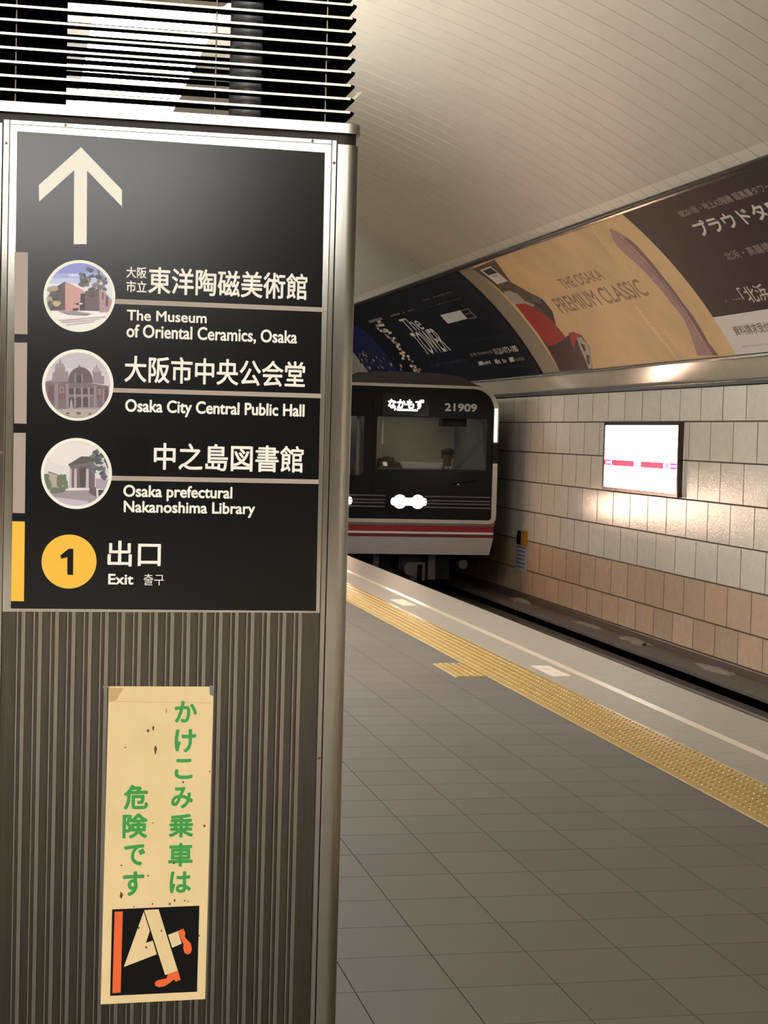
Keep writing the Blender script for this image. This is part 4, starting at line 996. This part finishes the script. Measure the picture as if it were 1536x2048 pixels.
# ================================================================== TRAIN
YT = 24.2
def TPt(x, y, Y=YT): p = on_y(x, y, Y); return (p.x, p.z)
zc = zoom(690, 720, 4.042)
XTL, XTR, ZR, ZB = 4.105, 6.905, 2.255, 0.235
M_tblk = mat('train_black', (9, 9, 10), 0.28, noise=0.1, nscale=5, spec=0.2); M_tsil = mat('train_stainless', (176, 172, 174), 0.33, 1.0, noise=0.12, nscale=3, stretch=(1, 1, 14)); M_trim_s = mat('train_rim', (196, 190, 180), 0.28, 0.9, noise=0.1, nscale=6)
M_troof = mat('train_roof', (62, 54, 48), 0.6, noise=0.15, nscale=5); M_tred = mat('train_red', (138, 14, 32), 0.35); M_twht = mat('train_white', (226, 214, 210), 0.35); M_tred2 = mat('train_red_dark', (96, 14, 26), 0.35); M_tgrey = mat('train_grey_band', (112, 104, 98), 0.4, 0.6)
M_gl = glass('cab_glass', (0.80, 0.82, 0.80), 0.02, 0.05)
T = thing('subway_train', 'black-fronted subway train with silver rim and red stripe standing in the track', 'train', (5.505, YT, -0.9))
def rim(x0, z0, x1, z1, rt, rb, n=8):
    P = []
    for cx, cz, a, r in ((x1-rt, z1-rt, 0, rt), (x0+rt, z1-rt, 90, rt), (x0+rb, z0+rb, 180, rb), (x1-rb, z0+rb, 270, rb)):
        for k in range(n+1):
            q = math.radians(a+90*k/n); P.append((cx+r*math.cos(q), cz+r*math.sin(q)))
    return P
outer = rim(XTL, ZB, XTR, ZR, 0.36, 0.10); inner = rim(XTL+0.075, ZB+0.055, XTR-0.075, ZR-0.045, 0.31, 0.045)
mb = MB(); mb.plate([outer, inner], YM, YT-0.03, YT+0.12, M_trim_s); rimo = mb.build('front_rim', parent=T, smooth=0.7, bevel=0.008)
# window and door openings in the black mask
wx0, wz1 = TPt(*zc(262, 455)); wx1, wz0 = TPt(*zc(1140, 893)); wz0 = TPt(*zc(700, 893))[1]
dx1, dz1 = TPt(*zc(158, 455)); dz0 = TPt(*zc(120, 930))[1]; dx0 = 4.40
mb = MB(); mb.plate([inner, rrect(wx0, wz0, wx1, wz1, 0.03), rrect(dx0, dz0, dx1, dz1, 0.025)], YM, YT, YT+0.03, M_tblk); mb.build('front_mask', parent=T)
mb = MB(); mb.plate([rrect(wx0-0.01, wz0-0.01, wx1+0.01, wz1+0.01, 0.03)], lambda x, z, d: (x, d+0.16*(z-wz0), z), YT+0.034, None, M_gl); mb.build('windscreen', parent=T, normals=False)
mb = MB(); mb.plate([rrect(dx0-0.01, dz0-0.01, dx1+0.01, dz1+0.01, 0.02)], lambda x, z, d: (x, d+0.16*(z-dz0), z), YT+0.034, None, M_gl); mb.build('door_window', parent=T, normals=False)
# emergency door seams
sx = TPt(746, 900)[0]
mb = MB(); mb.box(sx-0.006, sx+0.006, YT-0.003, YT+0.004, -0.19, 2.02, M_sblack); mb.build('door_seam', parent=T)
mb = MB(); mb.box(4.33, 4.342, YT-0.003, YT+0.004, -0.19, 2.02, M_sblack); mb.build('door_seam', parent=T)
# bright and black sections of the right rim, mirrored on the left
za = TPt(0, 0)
def rimz(ypx): return on_y(985, ypx, YT).z
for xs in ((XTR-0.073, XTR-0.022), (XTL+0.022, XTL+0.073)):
    mb = MB(); mb.box(xs[0], xs[1], YT-0.036, YT-0.028, rimz(884), rimz(817), mat('rim_strip', (255, 248, 236), 0.3, emit=(1.0, 0.95, 0.85), estr=1.6)); o = mb.build('bright_rim_strip', parent=T, bevel=0.004)  # bright rim section drawn as an emissive strip
    mb = MB(); mb.box(xs[0]-0.012, xs[1]+0.026, YT-0.040, YT+0.05, rimz(927), rimz(886), M_tblk); mb.build('rim_cover', parent=T, bevel=0.004)
# lower front: grey band, red, white, dark red, silver skirt with rounded lower edge
def fband(name, zt_, zb_, m, y=YT, dx=0.0):
    mb = MB(); mb.box(XTL+dx, XTR-dx, y-0.02, y+0.10, zb_, zt_, m); return mb.build(name, parent=T, bevel=0.003)
zz = lambda yy: TPt(*zc(700, yy))[1]
fband('grey_band', zz(1305), zz(1340), M_tgrey, YT, 0.02); fband('red_stripe', zz(1340), zz(1388), M_tred, YT-0.002, 0.035); fband('white_stripe', zz(1388), zz(1406), M_twht, YT-0.003, 0.035); fband('dark_red_stripe', zz(1406), zz(1432), M_tred2, YT-0.002, 0.024)
mb = MB(); P = [(XTL+0.03, zz(1432)), (XTR-0.03, zz(1432)), (XTR-0.09, -0.222), (XTL+0.09, -0.222)]
mb.plate([P], YM, YT-0.02, YT+0.12, M_tsil); mb.build('skirt', parent=T, bevel=0.015)
# corrugation lines
for yy in (1108, 1142, 1166, 1196):
    z = TPt(*zc(950, yy))[1]
    for xa, xb in ((TPt(*zc(672, 0))[0], XTR-0.085), (TPt(*zc(228, 0))[0], TPt(*zc(352, 0))[0]), (4.36, sx-0.03)):
        mb = MB(); mb.tube([(xa, YT-0.004, z), (xb, YT-0.004, z)], 0.013, mat('corrugation', (120, 118, 126), 0.3, 0.6), 8); mb.build('corrugation', parent=T, smooth=0.8)
# headlights: a dark glazed box with two round lamps
M_hl = mat('headlight', (255, 255, 255), 0.3, emit=HEAD_C, estr=HEAD_E)
M_hlr = mat('headlight_reflector', (255, 220, 200), 0.2, emit=(1.0, 0.70, 0.52), estr=HEAD_E*0.05)
hx0, hz1 = TPt(*zc(360, 1085)); hx1, hz0 = TPt(*zc(668, 1205))
for cx in ((hx0+hx1)/2, (hx0+hx1)/2-1.11):
    w2 = (hx1-hx0)/2; cz = (hz0+hz1)/2
    mb = MB(); mb.box(cx-w2-0.02, cx+w2+0.02, YT-0.012, YT+0.02, cz-0.125, cz+0.125, M_tblk); hb = mb.build('headlight', parent=T, bevel=0.006)
    mb = MB(); mb.plate([rrect(cx-w2+0.02, cz-0.055, cx+w2-0.02, cz+0.055, 0.04)], YM, YT-0.014, YT-0.012, M_hlr); mb.build('reflector', parent=hb)
    for s in (-1, 1):
        mb = MB(); mb.disc_y(cx+s*0.135, cz, YT-0.017, 0.098, M_hl, 32); mb.build('lens', parent=hb, normals=False)
# destination display and car number
M_led = mat('led_white', (255, 255, 255), 0.4, emit=(0.95, 0.97, 1.0), estr=LED_E)
a = TPt(*zc(330, 430)); b = TPt(*zc(655, 300)); mb = MB(); mb.plate([rect(a[0]-0.05, a[1]-0.03, b[0]+0.05, b[1]+0.03)], YM, YT-0.004, YT, mat('display_glass', (8, 8, 10), 0.12)); ds = mb.build('destination_display', parent=T)
mb = MB(); a = TPt(*zc(345, 392)); b = TPt(*zc(640, 320)); text(mb, 'なかもず', a[0], a[1], b[0], b[1], YM, YT-0.006, M_led, 0.045, -0.0002); mb.build('destination_lettering', parent=ds, normals=False)
mb = MB(); a = TPt(*zc(398, 410)); b = TPt(*zc(588, 391)); text(mb, 'Nakamozu', a[0], a[1], b[0], b[1], YM, YT-0.006, M_led, 0.05, -0.0002); mb.build('destination_lettering', parent=ds, normals=False)
mb = MB(); a = TPt(*zc(805, 413)); b = TPt(*zc(1068, 350)); bz = TPt(*zc(1068, 362))[1]
text(mb, '21909', a[0], a[1], b[0], bz+0.012, YM, YT-0.004, mat('car_number', (196, 192, 184), 0.35, 0.4), 0.05, -0.0002); mb.build('car_number', parent=T, normals=False)
# wiper and small lamp
mb = MB(); a = TPt(*zc(860, 1005)); b = TPt(*zc(1060, 990), ); mb.tube([(a[0], YT-0.02, a[1]), (b[0], YT-0.03, b[1]+0.02)], 0.010, M_sblack, 8); mb.build('wiper', parent=T)
a = TPt(*zc(911, 1006)); mb = MB(); mb.sphere((a[0], YT-0.02, a[1]), 0.018, 0.02, 0.022, mat('wiper_pivot', (220, 204, 170), 0.2, 0.8)); mb.build('wiper_pivot', parent=T, smooth=0.8)
# body
YE = 42.0
mb = MB(); body = [(XTL, -0.2), (XTL, 1.75), (XTL+0.05, 2.0), (XTL+0.18, 2.19), (XTL+0.30, 2.25), (XTL+0.7, 2.40), (5.505, 2.43), (XTR-0.7, 2.40), (XTR-0.30, 2.25), (XTR-0.18, 2.19), (XTR-0.05, 2.0), (XTR, 1.75), (XTR, -0.2)]
for (xa, za_), (xb, zb_) in zip(body, body[1:]):
    m = M_troof if min(za_, zb_) >= 2.19 else M_tsil
    mb.face([(xa, YT+0.10, za_), (xb, YT+0.10, zb_), (xb, YE, zb_), (xa, YE, za_)], m)
mb.face([(XTL, YT+0.1, -0.2), (XTR, YT+0.1, -0.2), (XTR, YE, -0.2), (XTL, YE, -0.2)], M_tsil); mb.face([(x, YE, z) for x, z in body], M_tsil)
mb.build('body_shell', parent=T, normals=False)
# domed front of the roof
mb = MB(); P = [(XTL+0.24, ZR-0.015), (XTL+0.42, 2.31), (XTL+0.75, 2.395), (5.0, 2.42), (5.505, 2.43), (6.0, 2.42), (6.32, 2.392), (6.50, 2.30), (XTR-0.24, ZR-0.015)]
mb.plate([P], YM, YT+0.02, YT+0.2, M_troof); mb.build('roof_front', parent=T)
# side windows, doors and stripe on the platform side and the wall side
for X, sg in ((XTL, -1), (XTR, 1)):
    mb = MB(); mb.box(min(X, X+sg*0.004), max(X, X+sg*0.004), YT+0.2, YE-0.1, -0.02, 0.18, M_tred); mb.build('side_stripe', parent=T)
    for k in range(4):
        y = YT+2.6+4.2*k
        mb = MB(); mb.box(min(X, X+sg*0.006), max(X, X+sg*0.006), y, y+1.3, -0.15, 1.80, M_tsil); d = mb.build('side_door', parent=T, bevel=0.004)
        mb = MB(); mb.box(min(X, X+sg*0.009), max(X, X+sg*0.009), y+0.16, y+1.14, 0.75, 1.62, mat('window_dark_glass', (40, 44, 46), 0.08)); mb.build('door_glass', parent=d)
        mb = MB(); mb.box(min(X, X+sg*0.006), max(X, X+sg*0.006), y+1.75, y+3.75, 0.75, 1.60, MATS['window_dark_glass']); mb.build('side_window', parent=T)
# underframe
zun = zoom(690, 1080, 3.938)
M_und = mat('underframe', (84, 78, 76), 0.6, 0.3, noise=0.3, nscale=8); M_und2 = mat('underframe_dark', (30, 27, 26), 0.7)
for xa, xb, ya, yb in ((218, 270, 110, 300), (652, 716, 125, 350)):
    a = TPt(*zun(xa, yb), YT+0.25); b = TPt(*zun(xb, ya), YT+0.25)
    mb = MB(); mb.box(a[0], b[0], YT+0.25, YT+0.32, -0.62, -0.2, M_und); mb.build('guard_strut', parent=T, bevel=0.01)
a = TPt(*zun(420, 290), YT+0.3); b = TPt(*zun(640, 150), YT+0.3)
mb = MB(); mb.box(a[0], b[0]-0.1, YT+0.3, YT+0.9, -0.48, -0.24, M_und2); cp = mb.build('coupler', parent=T, bevel=0.02)
cxm = TPt(*zun(500, 220), YT+0.2)
mb = MB(); mb.tube([(cxm[0], YT+0.05, cxm[1]), (cxm[0], YT+0.7, cxm[1])], 0.10, M_und, 16); mb.build('coupler_head', parent=cp, smooth=0.8)
a = TPt(*zun(575, 320), YT+0.22); b = TPt(*zun(632, 175), YT+0.22)
mb = MB(); mb.plate([rect(a[0]-0.12, a[1], b[0], b[1]), rect(a[0]-0.02, a[1]+0.0, b[0]-0.04, b[1]-0.04)], YM, YT+0.22, YT+0.3, M_und); mb.build('coupler_bracket', parent=cp)
c2 = TPt(*zun(925, 190), YT+0.3)
mb = MB(); mb.tube([(c2[0], YT+0.25, c2[1]), (c2[0], YT+0.45, c2[1])], 0.07, M_und, 16); mb.build('air_hose_valve', parent=T, smooth=0.8)
for x in (4.783, 6.218):
    for y in (YT+1.6, YT+3.7):
        rz_ = -1.05 if x < 5 else -0.805
        mb = MB(); mb.tube([(x-0.06, y, rz_+0.35), (x+0.06, y, rz_+0.35)], 0.345, M_und2, 28); mb.build('wheel', parent=T, smooth=0.6)
mb = MB(); mb.box(4.55, 6.45, YT+0.9, YT+4.4, -0.66, -0.24, M_und2); mb.build('bogie_frame', parent=T)

# driver's cab interior
M_cab = mat('cab_wall', (166, 162, 146), 0.7, noise=0.1, nscale=4); M_cab2 = mat('cab_grey', (120, 118, 114), 0.6); M_cons = mat('cab_console', (22, 20, 20), 0.5)
yb_ = YT+2.2
mb = MB(); mb.box(5.02, XTR-0.09, yb_, yb_+0.03, -0.1, 2.1, M_cab); mb.build('cab_back_wall', parent=T)
mb = MB(); mb.box(XTR-0.12, XTR-0.09, YT+0.15, yb_, -0.1, 2.1, M_cab2); mb.build('cab_side_wall', parent=T)
mb = MB(); mb.box(4.2, XTR-0.09, YT+0.15, YT+6, -0.12, -0.08, M_cons); mb.build('cab_floor', parent=T)
mb = MB(); mb.box(4.2, XTR-0.09, YT+0.15, YT+6, 2.08, 2.11, M_cab2); mb.build('cab_ceiling', parent=T)
mb = MB(); mb.box(5.06, 5.09, YT+0.15, yb_, -0.1, 2.1, M_cons); mb.build('cab_partition', parent=T)
a = TPt(*zc(700, 893), YT+0.2)[1]
mb = MB(); mb.box(5.09, XTR-0.12, YT+0.16, YT+0.62, 0.05, wz0+0.015, M_cons); mb.build('console', parent=T, bevel=0.02)
mb = MB(); P = [TPt(*zc(*p), YT+0.5) for p in ((262, 893), (270, 800), (330, 780), (380, 790), (390, 820), (430, 830), (470, 893))]
mb.plate([P], YM, YT+0.4, YT+0.6, M_cons); mon = mb.build('instrument_cluster', parent=T)
mb = MB(); P = [TPt(*zc(*p), YT+0.39) for p in ((306, 824), (338, 824), (344, 858), (310, 856))]
mb.plate([P], YM, YT+0.39, YT+0.4, mat('cab_screen', (200, 200, 190), 0.4, emit=(1, 0.96, 0.85), estr=0.35)); mb.build('screen', parent=mon)
# pale grab pole, shelf and sunshade unit
a = TPt(*zc(303, 455), YT+0.3); b = TPt(*zc(300, 680), YT+0.3)
mb = MB(); mb.tube([(a[0], YT+0.3, 2.07), (b[0], YT+0.3, b[1])], 0.018, mat('cab_pole', (236, 244, 246), 0.3), 10); mb.build('grab_pole', parent=T, smooth=0.8)
a = TPt(*zc(440, 885), yb_-0.12); b = TPt(*zc(760, 830), yb_-0.12)
mb = MB(); mb.box(a[0], b[0]+0.1, yb_-0.14, yb_, a[1]-0.05, b[1], mat('cab_shelf', (206, 204, 196), 0.4)); mb.build('shelf', parent=T, bevel=0.02)
a = TPt(*zc(790, 535), YT+0.4); b = TPt(*zc(985, 480), YT+0.4)
mb = MB(); mb.box(a[0], b[0], YT+0.4, YT+0.65, a[1], b[1]+0.03, M_cons); mb.build('sunshade_unit', parent=T, bevel=0.01)
a = TPt(*zc(870, 880), yb_-0.05); b = TPt(*zc(1130, 560), yb_-0.05)
mb = MB(); mb.box(a[0], b[0], yb_-0.08, yb_-0.001, -0.05, b[1]+0.25, mat('cab_cabinet', (206, 202, 190), 0.5, noise=0.25, nscale=6)); mb.build('cab_cabinet', parent=T, bevel=0.01)
for xx in (0.25, 0.62):
    mb = MB(); x = a[0]+(b[0]-a[0])*xx; mb.box(x, x+0.12, yb_-0.20, yb_-0.08, 0.6, b[1]-0.15*xx, M_cab2); mb.build('equipment_box', parent=T, bevel=0.01)
# saloon lit behind the emergency door
mb = MB(); mb.box(4.2, 5.05, YT+5.5, YT+5.55, -0.1, 2.1, mat('saloon_end', (206, 206, 204), 0.5)); mb.build('saloon_end_wall', parent=T)
mb = MB(); mb.box(4.45, 4.85, YT+2.2, YT+5.2, 2.04, 2.075, mat('saloon_lamp', (255, 255, 255), 0.4, emit=(0.92, 0.96, 1.0), estr=5.0)); mb.build('saloon_lamp', parent=T)
mb = MB(); mb.box(5.4, 6.4, YT+1.2, YT+1.5, 2.05, 2.078, mat('cab_fill_lamp', (255, 255, 255), 0.4, emit=(1.0, 0.98, 0.92), estr=3.4)); mb.build('cab_fill_lamp', parent=T)  # unseen lamp added to brighten the cab interior
mb = MB(); mb.tube([(4.86, YT+0.25, 0.0), (4.86, YT+0.25, 2.05)], 0.03, mat('door_post', (150, 144, 132), 0.4), 10); mb.build('door_post', parent=T, smooth=0.8)

# ================================================================== DRIVER
DX, DY = on_y(895, 915, YT+0.95).x, YT+0.95
hz = on_y(895, 913, DY).z                     # centre of the head
D = thing('person', 'driver in dark uniform and peaked cap seated behind the train windscreen', 'person', (DX, DY, -0.08))
sk = bpy.data.meshes.new('body')
J = {'pelvis': (0, 0.12, hz-0.72), 'waist': (0, 0.11, hz-0.52), 'chest': (0, 0.07, hz-0.34), 'neckb': (0, 0.05, hz-0.21), 'neck': (0, 0.03, hz-0.12), 'head': (0, 0.0, hz-0.02), 'crown': (0, 0.01, hz+0.07)}
R_ = {'pelvis': .15, 'waist': .13, 'chest': .15, 'neckb': .09, 'neck': .052, 'head': .083, 'crown': .075}
E_ = [('pelvis', 'waist'), ('waist', 'chest'), ('chest', 'neckb'), ('neckb', 'neck'), ('neck', 'head'), ('head', 'crown')]
for s, n in ((-1, 'l'), (1, 'r')):
    J.update({'sh'+n: (s*.18, .07, hz-.27), 'el'+n: (s*.24, -.02, hz-.50), 'wr'+n: (s*.17, -.24, hz-.46), 'pa'+n: (s*.16, -.31, hz-.45),
              'hp'+n: (s*.10, .08, hz-.76), 'kn'+n: (s*.13, -.34, hz-.72), 'an'+n: (s*.13, -.30, hz-1.06), 'to'+n: (s*.14, -.42, hz-1.11)})
    R_.update({'sh'+n: .068, 'el'+n: .046, 'wr'+n: .029, 'pa'+n: .030, 'hp'+n: .10, 'kn'+n: .066, 'an'+n: .045, 'to'+n: .035})
    E_ += [('chest', 'sh'+n), ('sh'+n, 'el'+n), ('el'+n, 'wr'+n), ('wr'+n, 'pa'+n), ('pelvis', 'hp'+n), ('hp'+n, 'kn'+n), ('kn'+n, 'an'+n), ('an'+n, 'to'+n)]
    for k, (dx, ln) in enumerate(((-.026, .055), (-.009, .066), (.009, .062), (.025, .050))):
        f1, f2 = 'f%s%da' % (n, k), 'f%s%db' % (n, k)
        J[f1] = (s*.16+dx, -.31-ln*.6, hz-.445); J[f2] = (s*.16+dx, -.31-ln, hz-.470); R_[f1] = .0095; R_[f2] = .008
        E_ += [('pa'+n, f1), (f1, f2)]
    J['th'+n+'a'] = (s*.16-s*.045, -.275, hz-.45); J['th'+n+'b'] = (s*.16-s*.055, -.315, hz-.462); R_['th'+n+'a'] = .0105; R_['th'+n+'b'] = .009
    E_ += [('wr'+n, 'th'+n+'a'), ('th'+n+'a', 'th'+n+'b')]
names = list(J); idx = {n: i for i, n in enumerate(names)}
sk.from_pydata([J[n] for n in names], [(idx[a], idx[b]) for a, b in E_], [])
so = bpy.data.objects.new('body', sk); COL.objects.link(so)
md = so.modifiers.new('skin', 'SKIN'); md.use_smooth_shade = True
for i, n in enumerate(names):
    v = sk.skin_vertices[0].data[i]; v.radius = (R_[n], R_[n]); v.use_root = (n == 'pelvis')
s2 = so.modifiers.new('sub', 'SUBSURF'); s2.levels = 2; s2.render_levels = 2
dg = bpy.context.evaluated_depsgraph_get(); dg.update()
me = bpy.data.meshes.new_from_object(so.evaluated_get(dg)); bpy.data.objects.remove(so)
M_skin = mat('skin', (124, 88, 70), 0.5); M_uni = mat('uniform_navy', (22, 24, 34), 0.8); M_cap = mat('cap_navy', (26, 30, 52), 0.7); M_shirt = mat('shirt_white', (206, 206, 204), 0.7); M_hair = mat('hair_black', (16, 13, 12), 0.6)
me.materials.clear(); me.materials.append(M_skin); me.materials.append(M_uni)
for p in me.polygons:
    c = p.center; skin = c.z > hz-0.165 or (c.y < -0.245 and c.z > hz-0.56)
    p.material_index = 0 if skin else 1
    p.use_smooth = True
bo = bpy.data.objects.new('body', me); COL.objects.link(bo); bo.parent = D
# body vertices are local in x, y and absolute in z: bring them to the driver's frame
for v in me.vertices: v.co.z += 0.08
def dpart(mb, name, smooth=0.8):
    mb.v = [(v[0]+DX, v[1]+DY, v[2]) for v in mb.v]
    return mb.build(name, parent=D, smooth=smooth)
mb = MB(); mb.sphere((0, 0.015, hz+0.075), .098, .108, .062, M_cap, 20, 10); mb.box(-.075, .075, -.155, -.06, hz+.045, hz+.056, M_sblack); dpart(mb, 'peaked_cap')
mb = MB(); mb.sphere((0, 0.035, hz+0.02), .090, .085, .075, M_hair, 18, 10); dpart(mb, 'hair')
mb = MB(); mb.poly([(-.06, -.045, hz-.15), (.06, -.045, hz-.15), (.018, -.085, hz-.27), (-.018, -.085, hz-.27)], [(0, 1, 2, 3)], M_shirt); dpart(mb, 'shirt_collar', None)
mb = MB(); mb.poly([(-.012, -.06, hz-.165), (.012, -.06, hz-.165), (.016, -.092, hz-.27), (-.016, -.092, hz-.27)], [(0, 1, 2, 3)], M_sblack); dpart(mb, 'necktie', None)
for s in (-1, 1):
    mb = MB(); mb.sphere((s*.032, -.077, hz+.005), .011, .007, .006, M_sblack, 10, 6); dpart(mb, 'eye')
    mb = MB(); mb.sphere((s*.088, .01, hz-.01), .012, .02, .03, M_skin, 10, 6); dpart(mb, 'ear')
mb = MB(); mb.sphere((0, -.088, hz-.018), .012, .016, .020, M_skin, 10, 6); dpart(mb, 'nose')
mb = MB(); mb.sphere((0, -.078, hz-.052), .024, .008, .006, mat('lips', (124, 72, 62), 0.5), 10, 6); dpart(mb, 'mouth')
# seat bolted to the cab floor
mb = MB(); mb.box(DX-.22, DX+.22, DY-.12, DY+.30, hz-0.98, hz-0.87, M_cons); st = mb.build('driver_seat', parent=T, bevel=0.02)
mb = MB(); mb.box(DX-.21, DX+.21, DY+.28, DY+.34, hz-0.87, hz-0.42, M_cons); mb.build('backrest', parent=st, bevel=0.02)
mb = MB(); mb.tube([(DX, DY+.1, -0.08), (DX, DY+.1, hz-.98)], .05, M_und, 12); mb.build('pedestal', parent=st)
